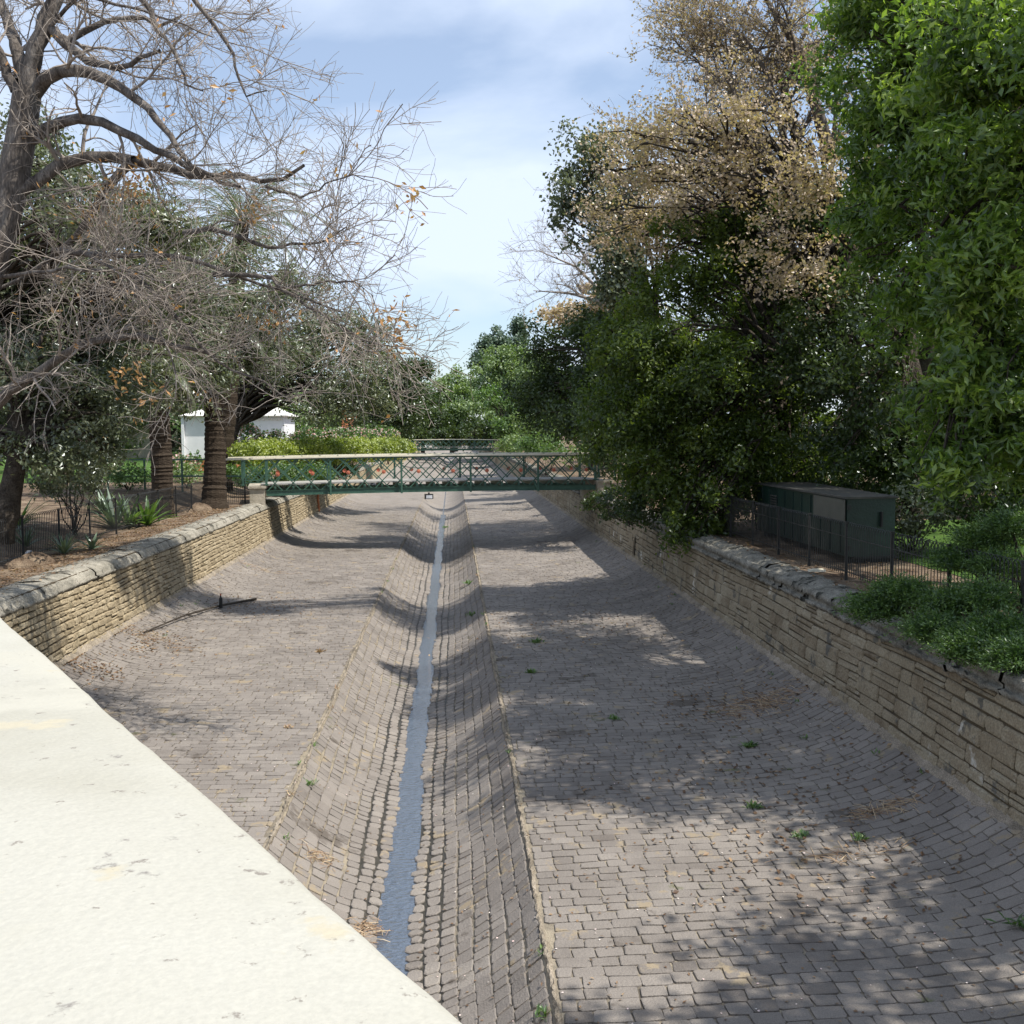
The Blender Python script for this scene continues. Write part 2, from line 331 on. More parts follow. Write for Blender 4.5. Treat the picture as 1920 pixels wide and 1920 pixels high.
# crumbling mortar fillet along both kerbs
for side in (-1, 1):
    yy = np.arange(Y0, YF, .06 if True else 1); yy = yy[yy < 70]; yy = np.concatenate([yy, np.arange(70, YF, 5.)])
    rows = []
    for du, h in ((-.032, -.02), (-.016, .008), (0, .014), (.016, .006), (.032, -.02)):
        uu = side*(ukerb+.0+du) + .012*np.sin(yy*2.1+side) + RS.normal(0, .009, len(yy))
        x, z, nx, nz = prof(uu); hh = h+RS.normal(0, .006, len(yy))
        rows.append(np.stack([x+nx*hh, yy, z+nz*hh], -1))
    bed.add(np.stack(rows, 0).reshape(-1, 3), grid_faces(5, len(yy)), .5, 2)
# far floor beyond the separate stones
x, z, nx, nz = prof(us); yy = np.arange(Y1, YF, 8.)
bed.add(np.stack([(x[:, None]+0*yy), 0*x[:, None]+yy, z[:, None]+0*yy+.004], -1).reshape(-1, 3), grid_faces(len(us), len(yy)), .6, 0)
o = bed.build('channel_bed', [M['sett'], M['joint'], M['kerb'], M['wet']]); tag(o, kind='structure')

wt = MB(); yy = np.arange(Y0, 300, .5)
wd = np.array([-.52, -.2, 0, .2, .52])
wt.add(np.stack([CX+wd[:, None]+0*yy, 0*wd[:, None]+yy, -5.4435+0*wd[:, None]+0*yy], -1).reshape(-1, 3), grid_faces(5, len(yy)))
tag(wt.build('stream_water', M['water']), kind='structure')

# ---------------------------------------------------------------- retaining walls
def masonry(mb, xf, z0, z1, y0, y1, inward, hrange, lrange, prot):
    """xf(z): face position, inward: +1 when the face looks to +x"""
    z = z0; courses = []
    while z < z1-.03:
        h = random.uniform(*hrange); 
        if z+h > z1-.06: h = z1-z
        courses.append((z, z+h)); z += h
    for ci, (za, zb) in enumerate(courses):
        y = y0-random.uniform(0, .4); n = []
        ph = random.uniform(0, 6)
        while y < y1:
            L = random.uniform(*lrange); 
            sub = [(za, zb)] if (random.random() < .75 or zb-za < .12) else [(za, (za+zb)/2), ((za+zb)/2, zb)]
            for a, b_ in sub: n.append((y, y+L, a, b_))
            y += L
        n = np.array(n); g = RS.uniform(.008, .02, len(n))/2
        ya, yb, za_, zb_ = n[:, 0]+g, n[:, 1]-g, n[:, 2]+g, n[:, 3]-g
        warp = lambda yq: .02*np.sin(yq*.9+ph*0+ci*.35)
        P = RS.uniform(0, prot, len(n)); rings = []
        c = np.minimum(.025, (zb_-za_)*.25); jit = RS.normal(0, .007, (len(n), 8, 2))
        for ins, out_ in ((0., -.04), (.002, .3), (.018, 1.)):
            i = np.full(len(n), ins)
            a0, a1, b0, b1 = ya+i, yb-i, za_+i, zb_-i
            Q = np.stack([np.stack([a0+c, b0], 1), np.stack([a1-c, b0], 1), np.stack([a1, b0+c], 1), np.stack([a1, b1-c], 1), np.stack([a1-c, b1], 1), np.stack([a0+c, b1], 1), np.stack([a0, b1-c], 1), np.stack([a0, b0+c], 1)], 1)+jit
            off = (P[:, None]+RS.normal(0, .004, (len(n), 8)) + .012)*out_ if out_ > 0 else np.full((len(n), 8), out_)
            zz = Q[..., 1]+warp(Q[..., 0])
            rings.append(np.stack([xf(zz)+inward*off, Q[..., 0], zz], -1))
        V = np.stack(rings, 1).reshape(-1, 3); b = (np.arange(len(n))*24)[:, None, None]; q = []
        for r in (0, 1):
            for k in range(8): k2 = (k+1) % 8; q.append([r*8+k, r*8+k2, r*8+8+k2, r*8+8+k])
        t = np.clip(RS.normal(.5, .2, len(n)), 0, 1)
        mb.add(V, [(b+np.array(q)[None]).reshape(-1, 4), (b[:, :, 0]+np.arange(16, 24)[None]).reshape(-1, 8)], np.repeat(t, 24))
def wall_backing(mb, xf, z0, z1, y0, y1, inward, mi=1):
    zz = np.linspace(z0-.3, z1+.04, 3); yy = np.arange(y0, y1+1, 10.)
    mb.add(np.stack([(xf(zz)-inward*.004)[:, None]+0*yy, 0*zz[:, None]+yy, zz[:, None]+0*yy], -1).reshape(-1, 3), grid_faces(3, len(yy)), .4, mi)
xl = lambda z: -7.32 + (np.asarray(z)+4.2)*(-.10)          # leaning face: base nearer the middle
xr = lambda z: 5.92 + (np.asarray(z)+4.2)*.10
def coping(mb, prof_pts, y0, y1, amp, seg=1.15):
    y = y0
    while y < y1:
        L = random.uniform(.8, 1.5)*seg; L = min(L, y1-y)
        step = .09 if y < 40 else .5
        yy = np.linspace(y+.006, y+L-.006, max(2, int(L/step)))
        P = np.array(prof_pts); dx, dz = random.gauss(0, .008), random.gauss(0, .006)
        X = P[:, 0][:, None]+dx+RS.normal(0, amp, (len(P), len(yy)))+.005*snoise(yy*4, P[:, 1][:, None]*9, y)
        Z = P[:, 1][:, None]+dz+RS.normal(0, amp, (len(P), len(yy)))
        Y = 0*X+yy[None]
        mb.add(np.stack([X, Y, Z], -1).reshape(-1, 3), grid_faces(len(P), len(yy)), random.uniform(.2, .9))
        y += L
wl = empty('retaining_wall', (-7.4, 30, -4.2), 'sunlit warm sandstone rubble retaining wall on the left side of the stone channel', 'retaining wall')
b_ = MB(); wall_backing(b_, xl, -4.22, -2.95, 1.5, 300, 1, 1); masonry(b_, xl, -4.22, -2.95, 8, 100, 1, (.09, .17), (.18, .55), .035)
b_.add([[xl(-4.2), 100, -4.2], [xl(-4.2), 300, -4.2], [xl(-2.95), 300, -2.95], [xl(-2.95), 100, -2.95]], [[0, 1, 2, 3]], .6)
b_.build('masonry', [M['sand_l'], M['wallback']], wl)
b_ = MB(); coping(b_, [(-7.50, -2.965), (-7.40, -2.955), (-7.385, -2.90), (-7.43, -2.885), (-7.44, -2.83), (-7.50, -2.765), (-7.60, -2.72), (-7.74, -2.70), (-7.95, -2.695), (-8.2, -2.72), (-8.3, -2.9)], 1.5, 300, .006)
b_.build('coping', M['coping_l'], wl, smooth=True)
b_ = MB(); b_.box((-7.89, 151, -2.9), (.72, 299, .32)); b_.build('coping_core', M['wallback'], wl)
wr = empty('retaining_wall', (6.0, 30, -4.2), 'shaded greyish sandstone retaining wall on the right side with dark rough coping', 'retaining wall')
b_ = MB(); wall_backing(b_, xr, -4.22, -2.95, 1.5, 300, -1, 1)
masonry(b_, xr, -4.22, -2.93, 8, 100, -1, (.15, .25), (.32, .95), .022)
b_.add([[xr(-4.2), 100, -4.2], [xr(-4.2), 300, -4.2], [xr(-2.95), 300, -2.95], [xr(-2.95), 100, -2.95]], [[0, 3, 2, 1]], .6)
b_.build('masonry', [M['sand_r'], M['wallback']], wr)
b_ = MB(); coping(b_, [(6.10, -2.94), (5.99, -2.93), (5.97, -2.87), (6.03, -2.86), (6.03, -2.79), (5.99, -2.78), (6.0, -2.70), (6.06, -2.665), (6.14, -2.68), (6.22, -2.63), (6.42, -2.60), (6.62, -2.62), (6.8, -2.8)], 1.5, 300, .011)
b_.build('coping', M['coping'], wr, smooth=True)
b_ = MB(); b_.box((6.42, 151, -2.87), (.66, 299, .32)); b_.build('coping_core', M['wallback'], wr)
# niche (weep arch) in the right wall and mortar skirt along both wall feet
b_ = MB()
yy = 35.9; zz0 = -4.05
pts = [(yy-.17, zz0), (yy+.17, zz0), (yy+.17, zz0+.48)]+[(yy+.17*math.cos(a), zz0+.48+.17*math.sin(a)) for a in np.linspace(.3, PI-.3, 6)]+[(yy-.17, zz0+.48)]
n_ = len(pts); V = [[xr(p[1])-.045, p[0], p[1]] for p in pts]+[[xr(p[1])-.041, yy+(p[0]-yy)*.8, zz0+.05+(p[1]-zz0)*.86] for p in pts]
b_.add(V, [[i, (i+1) % n_, n_+(i+1) % n_, n_+i] for i in range(n_)], .8, 0); b_.add(V[n_:], np.arange(n_)[None], .1, 1)  # niche is nearly flush: its inner shade is put into the dark fill
b_.build('drain_arch', [M['sand_r'], M['wallback']], wr)
sk = MB()
for side in (-1, 1):
    yy = np.concatenate([np.arange(8, 60, .07), np.arange(60, 300, 5.)]); rows = []
    for dx, dz in ((.12, -.035), (.09, .02), (.03, .035), (-.03, .05)):
        X = (CX+side*(6.62-dx)) + RS.normal(0, .012, len(yy)); x, z, nx, nz = prof(U(side*(6.62-dx))*np.ones(len(yy)))
        rows.append(np.stack([X, yy, z+dz+RS.normal(0, .012, len(yy))], -1))
    sk.add(np.stack(rows, 0).reshape(-1, 3), grid_faces(4, len(yy)), .5)
tag(sk.build('mortar_skirt', M['kerb'], smooth=True), kind='structure')

# ---------------------------------------------------------------- ground
def gl(x, y):       # left bank height
    x = np.asarray(x, float); y = np.asarray(y, float)
    d = np.clip((-x-9.6)/3.5, 0, 1); m = d*d*(3-2*d)
    z = -2.74 + m*(.55+.30*snoise(x*.5, y*.33, 1)) + .02*snoise(x*3, y*3, 3)
    far = np.clip((y-40)/5, 0, 1); z = z*(1-far*m)+(-2.15)*far*m
    return z + .25*np.clip((y-55)/60, 0, 1)*m
def gr(x, y):
    x = np.asarray(x, float); y = np.asarray(y, float)
    d = np.clip((x-8)/10, 0, 1)
    return -2.63 + .02*snoise(x*3, y*3, 5)+.15*d*snoise(x*.4, y*.4, 2)+.35*d
def sheet(name, fx, xs, ys, mat):
    X, Y = np.meshgrid(xs, ys, indexing='ij'); b = MB(); b.add(np.stack([X, Y, fx(X, Y)], -1).reshape(-1, 3), grid_faces(len(xs), len(ys)))
    return tag(b.build(name, mat, smooth=True), kind='structure')
sheet('garden_ground', gl, np.concatenate([[-1500, -500, -200, -100, -60, -40], np.arange(-30, -15, 1.), np.arange(-15, -7.75, .25)]), np.concatenate([np.arange(-30, 60, .5), [62, 70, 80, 100, 140, 200, 300, 500, 1500]]), M['soil'])
sheet('garden_ground', gr, np.concatenate([np.arange(6.45, 12, .25), np.arange(12, 30, 1.), [40, 60, 100, 200, 500, 1500]]), np.concatenate([np.arange(-30, 60, .5), [62, 70, 80, 100, 140, 200, 300, 500, 1500]]), M['soil'])
o = sheet('lawn', lambda x, y: gl(x, y)+.012, np.concatenate([[-60, -45], np.arange(-35, -13.9, 1.)]), np.arange(52, 110, 2.), M['grass'])
o = sheet('lawn', lambda x, y: gr(x, y)+.01, np.arange(8.95, 22, .5), np.arange(9, 30, .5), M['grass'])
b_ = MB(); b_.box((-.7, 421, -3.4), (16, 1, 4)); tag(b_.build('far_ground', M['soil']), kind='structure')

# ---------------------------------------------------------------- road bridge the photo is taken from (parapet in the corner)
hP = .45
pA = np.array([.009*hP, 1.87*hP]); pB = np.array([-2.39*hP+.034, 5.86*hP+.020]); du = (pB-pA)/np.linalg.norm(pB-pA); nl = np.array([-du[1], du[0]])  # to the left/inside
rb = empty('road_bridge', (pA[0], pA[1], -5), 'pale cream rendered bridge parapet with a rounded top in the lower left corner', 'bridge parapet')
b_ = MB(); cs = [(.03, -1.3), (.03, -.16), (.012, -.15), (0, -.13), (-.002, -.06), (0, -.02), (.006, -.008), (.018, -.002), (.06, 0), (.12, .003), (.22, .006), (.32, .003), (.40, -.006), (.46, -.05), (.475, -.1), (.45, -.16), (.45, -1.3)]
tt = np.concatenate([np.arange(-3.2, 7, .06)])
P = np.array(cs); X = []
for k, (o_, zq) in enumerate(cs):
    wv = .0022*np.sin(tt*1.7+k*.1)+.0015*np.sin(tt*6.1+1)+RS.normal(0, .0008, len(tt)); bul = .0
    q = pA[None]+du[None]*tt[:, None]+nl[None]*(o_+wv*(o_ < .1))[:, None]
    X.append(np.stack([q[:, 0], q[:, 1], -hP+zq+.0012*np.sin(tt*2.3+o_*5)], -1))
b_.add(np.stack(X, 0).reshape(-1, 3), grid_faces(len(cs), len(tt))); b_.build('parapet', M['parapet'], rb, smooth=True)
b_ = MB()
def pt(t, o_, z): q = pA+du*t+nl*o_; return [q[0], q[1], z]
V = [pt(-3.2, .06, -1.7), pt(7, .06, -1.7), pt(7, 5, -1.7), pt(-3.2, 5, -1.7)]; V += [[a, b, -6] for a, b, c in V]
b_.add(V, [[0, 1, 2, 3], [0, 4, 5, 1], [1, 5, 6, 2], [2, 6, 7, 3], [3, 7, 4, 0]]); b_.build('abutment', M['pierstone'], rb)

# ---------------------------------------------------------------- lattice footbridges
BH = 13.45
def bridge_mesh_frames(root, L, detail, camber=.05, width=2.45):
    """local frame: x along span centred, y = 0 near truss, y = width far truss; z = 0 at deck top"""
    cz = lambda x: camber*(1-(2*x/L)**2)
    zt, zb_ = 1.02, -.47
    pitch_ = .71 if detail else .71
    H = 1.42
    def truss(y):
        b = MB()
        # bottom plate with lower flange, top bar under the handrail
        n = 16; xs = np.linspace(-L/2, L/2, n+1)
        for i in range(n):
            a, c = xs[i], xs[i+1]
            b.bar((a, y, cz(a)+zb_+.10), (c, y, cz(c)+zb_+.10), .014, .20)
            b.bar((a, y-.03, cz(a)+zb_+.012), (c, y-.03, cz(c)+zb_+.012), .09, .016)
            b.bar((a, y-.02, cz(a)+zb_+.205), (c, y-.02, cz(c)+zb_+.205), .05, .014)
            pass
        b.build('bottom_chord', M['green'], root); b = MB()
        for i in range(n): b.bar((xs[i], y, cz(xs[i])+zt-.05), (xs[i+1], y, cz(xs[i+1])+zt-.05), .02, .07)
        return b.build('top_chord', M['green'], root)
    def lattice(y):
        b = MB(); k = -4; x0 = -L/2
        while x0+k*pitch_ < L/2:
            for s in (1, -1):
                xa = x0+k*pitch_; za, zb2 = zb_+.14, zb_+.14+H; xb = xa+H
                if s < 0: xa, xb = xb, xa
                # clip to the span
                t0, t1 = 0., 1.
                d = xb-xa
                for lim, sg in ((-L/2, 1), (L/2, -1)):
                    f0 = (xa-lim)*sg; f1 = (xb-lim)*sg
                    if f0 < 0 and f1 < 0: t0 = 2; break
                    if f0 < 0: t0 = max(t0, -f0/(f1-f0))
                    if f1 < 0: t1 = min(t1, f0/(f0-f1))
                if t0 < t1-.02:
                    A0 = (xa+d*t0, y+s*.006, za+(zb2-za)*t0+cz(xa)); A1 = (xa+d*t1, y+s*.006, za+(zb2-za)*t1+cz(xb))
                    b.bar(A0, A1, .042 if detail else .06, .009, (0, 1, 0))
            k += 1
        # rivets where the flats cross
        return b.build('lattice', M['green'], root)
    for y in (0, width): truss(y); lattice(y)
    for y in (0, width):
        b = MB(); n = 12; xs = np.linspace(-L/2-1.55, L/2+1.0, n+1)
        for i in range(n):
            a, c = xs[i], xs[i+1]; b.bar((a, y, cz(a)+zt), (c, y, cz(c)+zt), .15, .055); b.bar((a, y, cz(a)+zt+.038), (c, y, cz(c)+zt+.038), .10, .025)
        b.build('handrail', M['cream'], root)
    b = MB(); n = 16; xs = np.linspace(-L/2-.2, L/2+.2, n+1)
    for i in range(n):
        a, c = xs[i], xs[i+1]; b.bar((a, width/2, cz(a)-.03), (c, width/2, cz(c)-.03), width-.08, .05)
    b.build('deck', M['deckedge'], root)
    b = MB()
    for x in np.arange(-L/2+.35, L/2, .71): b.box((x, width/2, -.17+cz(x)), (.09, width-.10, .16))
    for y in (.5, width-.5): b.box((0, y, -.30), (L, .08, .09))
    b.build('cross_beams', M['green'], root)
    # stanchions: front ones stand proud and brace the truss
    for x in (-4.275, -1.425, 1.425, 4.275):
        for y, s in ((-.13, -1), (width+.13, 1)):
            b = MB(); z0, z1 = zb_-.03, .84
            b.box((x, y, (z0+z1)/2+cz(x)), (.075, .07, z1-z0)); b.box((x, y, z1+cz(x)+.02), (.075, .075, .035))
            b.add([[x-.03, y, z1+.035], [x+.03, y, z1+.035], [x, y-.03, z1+.09], [x, y+.03, z1+.035]], [[0, 1, 2], [1, 3, 2], [3, 0, 2]])
            b.bar((x, y, .72), (x, y-s*.12, .80), .03, .03); b.bar((x, y, zb_+.1), (x, y-s*.12, zb_+.1), .03, .05); b.bar((x-.0, y-.01, -.42), (x-.16 if s < 0 else x, y-s*.2, -.02), .02, .07)
            b.build('stanchion', M['green'], root)
    for x in (-L/2+.02, -L/2-.9, L/2-.02, L/2+.85):
        for y in (0, width):
            b = MB(); b.box((x, y, .46), (.09, .09, 1.05)); b.box((x, y, -.02), (.16, .16, .05)); b.build('end_post', M['green'], root)
    for x0, x1 in ((-L/2-.9, -L/2), (L/2, L/2+.85)):      # short lattice returns past the piers
        for y in (0, width):
            b = MB()
            for k in range(3):
                xa = x0+k*.3; b.bar((xa, y-.005, .08), (min(x1, xa+.85), y-.005, .08+min(x1-xa, .85)), .03, .008, (0, 1, 0)); b.bar((x1-k*.3, y+.005, .08), (max(x0, x1-k*.3-.85), y+.005, .08+min(x1-k*.3-x0, .85)), .03, .008, (0, 1, 0))
            b.bar((x0, y, .06), (x1, y, .06), .03, .03); b.build('end_lattice', M['green'], root)
    if detail:
        for y, s in ((-.02, -1), (width+.02, 1)):
            for x in (-6.34, -4.98, -3.56, -2.13, -.71, .71, 2.13, 3.56, 4.98, 6.4):
                b = MB(); zc = zb_+.14+.71+cz(x); n = 32; ang = np.linspace(0, 2*PI, n, endpoint=False)
                r = .062*(1+.42*np.cos(4*ang)**2+.1)
                fr = np.stack([x+r*np.cos(ang), 0*ang+y+s*.012, zc+r*np.sin(ang)], -1); bk = fr.copy(); bk[:, 1] = y-s*.006
                ce = np.array([[x, y+s*.03, zc]])
                b.add(np.concatenate([fr, bk, ce]), [np.array([[i, (i+1) % n, n+(i+1) % n, n+i] for i in range(n)]), np.array([[i, (i+1) % n, 2*n] for i in range(n)])])
                b.build('medallion', M['red'], root)
        b = MB(); b.box((-.30, -.02, zb_-.14), (.34, .2, .2)); b.box((-.30, -.02, zb_-.01), (.06, .1, .06)); b.box((-.30, -.125, zb_-.15), (.25, .01, .13), None, .9, 1)
        b.build('floodlight', [M['black'], M['white']], root)
        b = MB()                                             # maker's plate on the girder, with raised border and bosses
        b.box((-2.72, -.012, zb_+.10), (.46, .008, .11)); 
        for i in range(6): b.box((-2.90+i*.072, -.019, zb_+.10), (.014, .008, .07)); b.box((-2.88+i*.072, -.019, zb_+.10+.028*(-1)**i), (.035, .008, .014))
        b.build('maker_plate', M['green'], root)

Lp = np.array([-7.43, 44.25]); Rp = np.array([6.02, 46.35])
mid = (Lp+Rp)/2; ang = math.atan2(Rp[1]-Lp[1], Rp[0]-Lp[0]); span = float(np.linalg.norm(Rp-Lp))
fb = empty('footbridge', (0, 0, 0), 'green lattice iron footbridge with cream handrail and red medallions crossing the channel in mid distance', 'footbridge', 'lattice footbridges over the channel')
bridge_mesh_frames(fb, span, True)
fb.location = (mid[0], mid[1], -1.955); fb.rotation_euler = (0, 0, ang)
fb2 = empty('footbridge', (0, 0, 0), 'small far green lattice footbridge seen just above the handrail of the nearer bridge', 'footbridge', 'lattice footbridges over the channel')
bridge_mesh_frames(fb2, 13.5, False, .10)
fb2.location = (-1.25, 151, -1.93); fb2.rotation_euler = (0, 0, .0)

def pier(name, c, rot, label, group='stone piers carrying the footbridge'):
    r = empty(name, (c[0], c[1], -2.9), label, 'stone pier', group)
    R = np.array(Matrix.Rotation(rot, 3, 'Z'))
    b = MB(); b.box((c[0], c[1], -2.46), (.60, 2.75, .72), R); b.build('shaft', M['pierstone'], r)
    b = MB(); b.box((c[0], c[1], -2.065), (.70, 2.9, .09), R); b.build('cap', M['pierstone'], r)
off = np.array([math.cos(ang), math.sin(ang)]); offn = np.array([-off[1], off[0]])
pier('stone_pier', Lp-off*.34+offn*1.22, ang, 'pale stone block pier under the left end of the nearer green footbridge')
pier('stone_pier', Rp+off*.34+offn*1.22, ang, 'dark shaded stone pier under the right end of the nearer footbridge')
pier('stone_pier', np.array([-8.35, 152.2]), 0, 'tiny pale pier under the left end of the far footbridge')
pier('stone_pier', np.array([5.85, 152.2]), 0, 'tiny pale pier under the right end of the far footbridge')

# green two-rail path railing running left from the bridge
pr = empty('path_railing', (-8.5, 44, -2.2), 'dark green two-rail path railing behind the palm trunks, left of the footbridge', 'railing')
b = MB(); e0 = Lp-off*.95; e1 = e0-np.array([7.2, -1.8])
for z in (-.96, -1.62): b.bar((e0[0], e0[1], z), (e1[0], e1[1], z), .06, .06)
b.build('rail', M['green'], pr)
for t in np.linspace(.12, 1, 5):
    q = e0+(e1-e0)*t; b = MB(); b.box((q[0], q[1], -1.6), (.07, .07, 1.3)); b.build('post', M['green'], pr)

# ---------------------------------------------------------------- hoop-top fences
def fence(root, pts, ztop, zbot, spacing=2.2):
    P = np.array(pts, float); seg = np.hypot(*np.diff(P[:, :2], axis=0).T); cum = np.concatenate([[0], np.cumsum(seg)])
    Lt = cum[-1]; n = max(1, int(round(Lt/spacing)))
    f = lambda s: np.array([np.interp(s, cum, P[:, 0]), np.interp(s, cum, P[:, 1])])
    for i in range(n+1):
        q = f(Lt*i/n); b = MB(); b.box((q[0], q[1], (ztop+zbot)/2-.04), (.045, .045, ztop-zbot+.04)); b.box((q[0], q[1], ztop-.005), (.06, .06, .02)); b.build('post', M['black'], root)
    for i in range(n):
        a = f(Lt*i/n); c = f(Lt*(i+1)/n); d = (c-a); L = np.linalg.norm(d); d /= L
        m = int(L/.105); xs = (np.arange(m)+.5)/m*L
        b = MB(); up_ = ztop-.10
        K = 2
        Q = a[None]+d[None]*xs[:, None]
        tp = np.stack([np.concatenate([Q, np.full((m, 1), zbot+.06)], 1), np.concatenate([Q, np.full((m, 1), up_)], 1)], 1)
        b.tubes(tp, np.full((m, 2), .0075), 4)
        # hoops joining every second bar, overlapping like a braid
        th = np.linspace(0, PI, 7)
        hs = []
        for j in range(m-2):
            x0, x1 = xs[j], xs[j+2]; xc = (x0+x1)/2; r = (x1-x0)/2
            xx = xc-r*np.cos(th); zz = up_+r*.95*np.sin(th)
            hs.append(np.stack([a[0]+d[0]*xx, a[1]+d[1]*xx, zz], 1))
        if hs: b.tubes(np.array(hs), np.full((len(hs), 7), .0065), 4)
        for z, t in ((ztop-.27, .010), (zbot+.12, .012)): b.bar((a[0], a[1], z), (c[0], c[1], z), .03, t)
        b.build('panel', M['black'], root)
fl = empty('hoop_fence', (-9.4, 30, -2.7), 'black iron hoop-top fence on the left bank above the sunlit wall', 'fence')
fence(fl, [(-9.45, 13.5), (-9.4, 42.7), (-8.25, 44.2)], -1.72, -2.72, 2.3)
fr = empty('hoop_fence', (6.95, 20, -2.6), 'black iron hoop-top fence on the right bank in front of the dark green container', 'fence')
fence(fr, [(6.95, 9.0), (6.85, 35)], -1.6, -2.6, 2.05)

# ---------------------------------------------------------------- dark green container
ct = empty('storage_container', (8.1, 24, -2.6), 'long dark green metal container with weathered grey top behind the right fence', 'container')
b = MB(); x0, x1, y0, y1, z0, z1 = 7.72, 8.72, 21.2, 27.6, -2.48, -1.34
b.add([[x0, y0, z0], [x1, y0+.1, z0], [x1+.25, y1, z0], [x0, y1, z0], [x0, y0, z1], [x1, y0+.1, z1], [x1+.25, y1, z1], [x0, y1, z1]], [[0, 1, 5, 4], [1, 2, 6, 5], [2, 3, 7, 6], [3, 0, 4, 7], [0, 3, 2, 1]], .5)
for yy in np.arange(y0+.35, y1, .62): b.box((x0-.012, yy, (z0+z1)/2), (.022, .05, z1-z0-.1), None, .3)
b.build('body', M['bin'], ct)
b = MB(); b.add([[x0-.05, y0-.05, z1+.003], [x1+.05, y0+.05, z1+.003], [x1+.3, y1+.05, z1+.003], [x0-.05, y1+.05, z1+.003], [x0-.05, y0-.05, z1+.04], [x1+.05, y0+.05, z1+.04], [x1+.3, y1+.05, z1+.04], [x0-.05, y1+.05, z1+.04]], [[0, 1, 5, 4], [1, 2, 6, 5], [2, 3, 7, 6], [3, 0, 4, 7], [4, 5, 6, 7], [3, 2, 1, 0]])
b.build('lid', M['bintop'], ct)
b = MB(); b.box((x0-.028, 22.2, z1-.24), (.012, 1.9, .44)); b.build('panel', M['binpanel'], ct)
for yy in (21.5, 24.4, 27.2):
    b = MB(); b.box((8.25, yy, -2.56), (.9, .12, .16)); b.build('foot', M['black'], ct)
b = MB(); b.box((8.42, y0+.03, -1.75), (.03, .08, .3)); b.build('door_handle', M['black'], ct)
for zz in (-1.5, -2.3): b = MB(); b.box((x0+.03, y0-.01, zz), (.07, .05, .09)); b.build('hinge', M['black'], ct)
for k in range(5): b = MB(); b.box((x0-.03, 26.1, -1.55-k*.06), (.03, .5, .025)); b.build('vent_slat', M['bintop'], ct)
b = MB(); b.box(((x0+x1)/2+.1, (y0+y1)/2, z0-.02), (x1-x0-.1, y1-y0-.1, .05)); b.build('plinth_frame', M['black'], ct)

# ---------------------------------------------------------------- foliage
DK, NK, LK, WK = 1.75, 1.75, 1.15, 1.35
def sublobes(lobes, m, sc=.46, rad=.70):
    o_ = []
    for c, r_ in lobes:
        r_ = np.array(r_, float); g = np.arange(m)+.5; ph = np.arccos(1-2*g/m); th = PI*(1+5**.5)*g+random.uniform(0, 6)
        d = np.stack([np.cos(th)*np.sin(ph), np.sin(th)*np.sin(ph), np.cos(ph)], 1)+RS.normal(0, .22, (m, 3))
        for k in range(m):
            if RS.rand() < .12: continue
            q = sc*RS.uniform(.7, 1.3); o_.append((c+d[k]*r_*rad*RS.uniform(.8, 1.15), r_*np.array([1, 1, .72])*q))
        o_.append((c, r_*.45))
    return o_
def unit(n):
    v = RS.normal(0, 1, (n, 3)); return v/np.linalg.norm(v, axis=1, keepdims=True)
def leaves(mb, P, nrm, L, Wd, tint, droop=.0):
    """one folded diamond leaf at every point of P"""
    n = len(P); t = unit(n); t[:, 2] -= droop; t -= (t*nrm).sum(1, keepdims=True)*nrm; t /= np.linalg.norm(t, axis=1, keepdims=True)+1e-9
    s = np.cross(nrm, t); l = (L*RS.uniform(.7, 1.3, n))[:, None]; w_ = (Wd*RS.uniform(.7, 1.3, n))[:, None]
    a = P-t*l*.5; c = P+t*l*.5; m = P-t*l*.05+nrm*w_*.15
    V = np.stack([a, m+s*w_*.5, c, m-s*w_*.5], 1).reshape(-1, 3)
    mb.add(V, np.arange(n*4).reshape(n, 4), np.repeat(np.clip(tint, 0, 1), 4))
def crown(lobes, clump, nper, L, Wd, dens=1., shell=.62, flat=.75, droop=.25, gap=.25, upn=.35, tb=.5):
    """lobes: (centre, (rx, ry, rz)). returns leaf points, normals, tint, clump centres"""
    PP, NN, TT, CC = [], [], [], []; dens = dens*DK; nper = int(nper*NK)
    for c, r in lobes:
        r = np.array(r, float); area = 4*PI*((r[0]*r[1])**1.6/3+(r[0]*r[2])**1.6/3+(r[1]*r[2])**1.6/3)**(1/1.6)
        nc = max(4, int(dens*area/(clump**2*3.2)))
        d = unit(nc); rad = shell+(1.06-shell)*RS.rand(nc)**.7
        q = c+d*r*rad[:, None]
        keep = snoise(q[:, 0]*1.6/clump*.4, (q[:, 1]+q[:, 2]*1.3)*1.4/clump*.4, c[0]) > -1+gap*1.6-.2*RS.rand(nc)
        q = q[keep]; d = d[keep]; nc = len(q)
        if nc == 0: continue
        tc = RS.normal(tb, .16, nc)
        sz = RS.uniform(.65, 1.35, nc)
        off = RS.normal(0, .5, (nc, nper, 3))*clump*sz[:, None, None]; off[..., 2] *= flat; off[..., 2] -= droop*(off[..., 0]**2+off[..., 1]**2)/clump
        p = (q[:, None]+off).reshape(-1, 3)
        n = (np.repeat(d, nper, 0)*.55+unit(nc*nper)*.75+np.array([0, 0, upn])); n /= np.linalg.norm(n, axis=1, keepdims=True)
        PP.append(p); NN.append(n); TT.append(np.repeat(tc, nper)+RS.normal(0, .13, nc*nper)); CC.append(q)
    return np.concatenate(PP), np.concatenate(NN), np.concatenate(TT), CC
def curve(a, b, k=7, sag=.15, wob=.05):
    a = A(a); b = A(b); t = np.linspace(0, 1, k)[:, None]; L = np.linalg.norm(b-a)
    p = a+(b-a)*t; p[:, 2] += sag*L*np.sin(PI*t[:, 0]); p[1:-1] += RS.normal(0, wob*L*.5, (k-2, 3)); return p
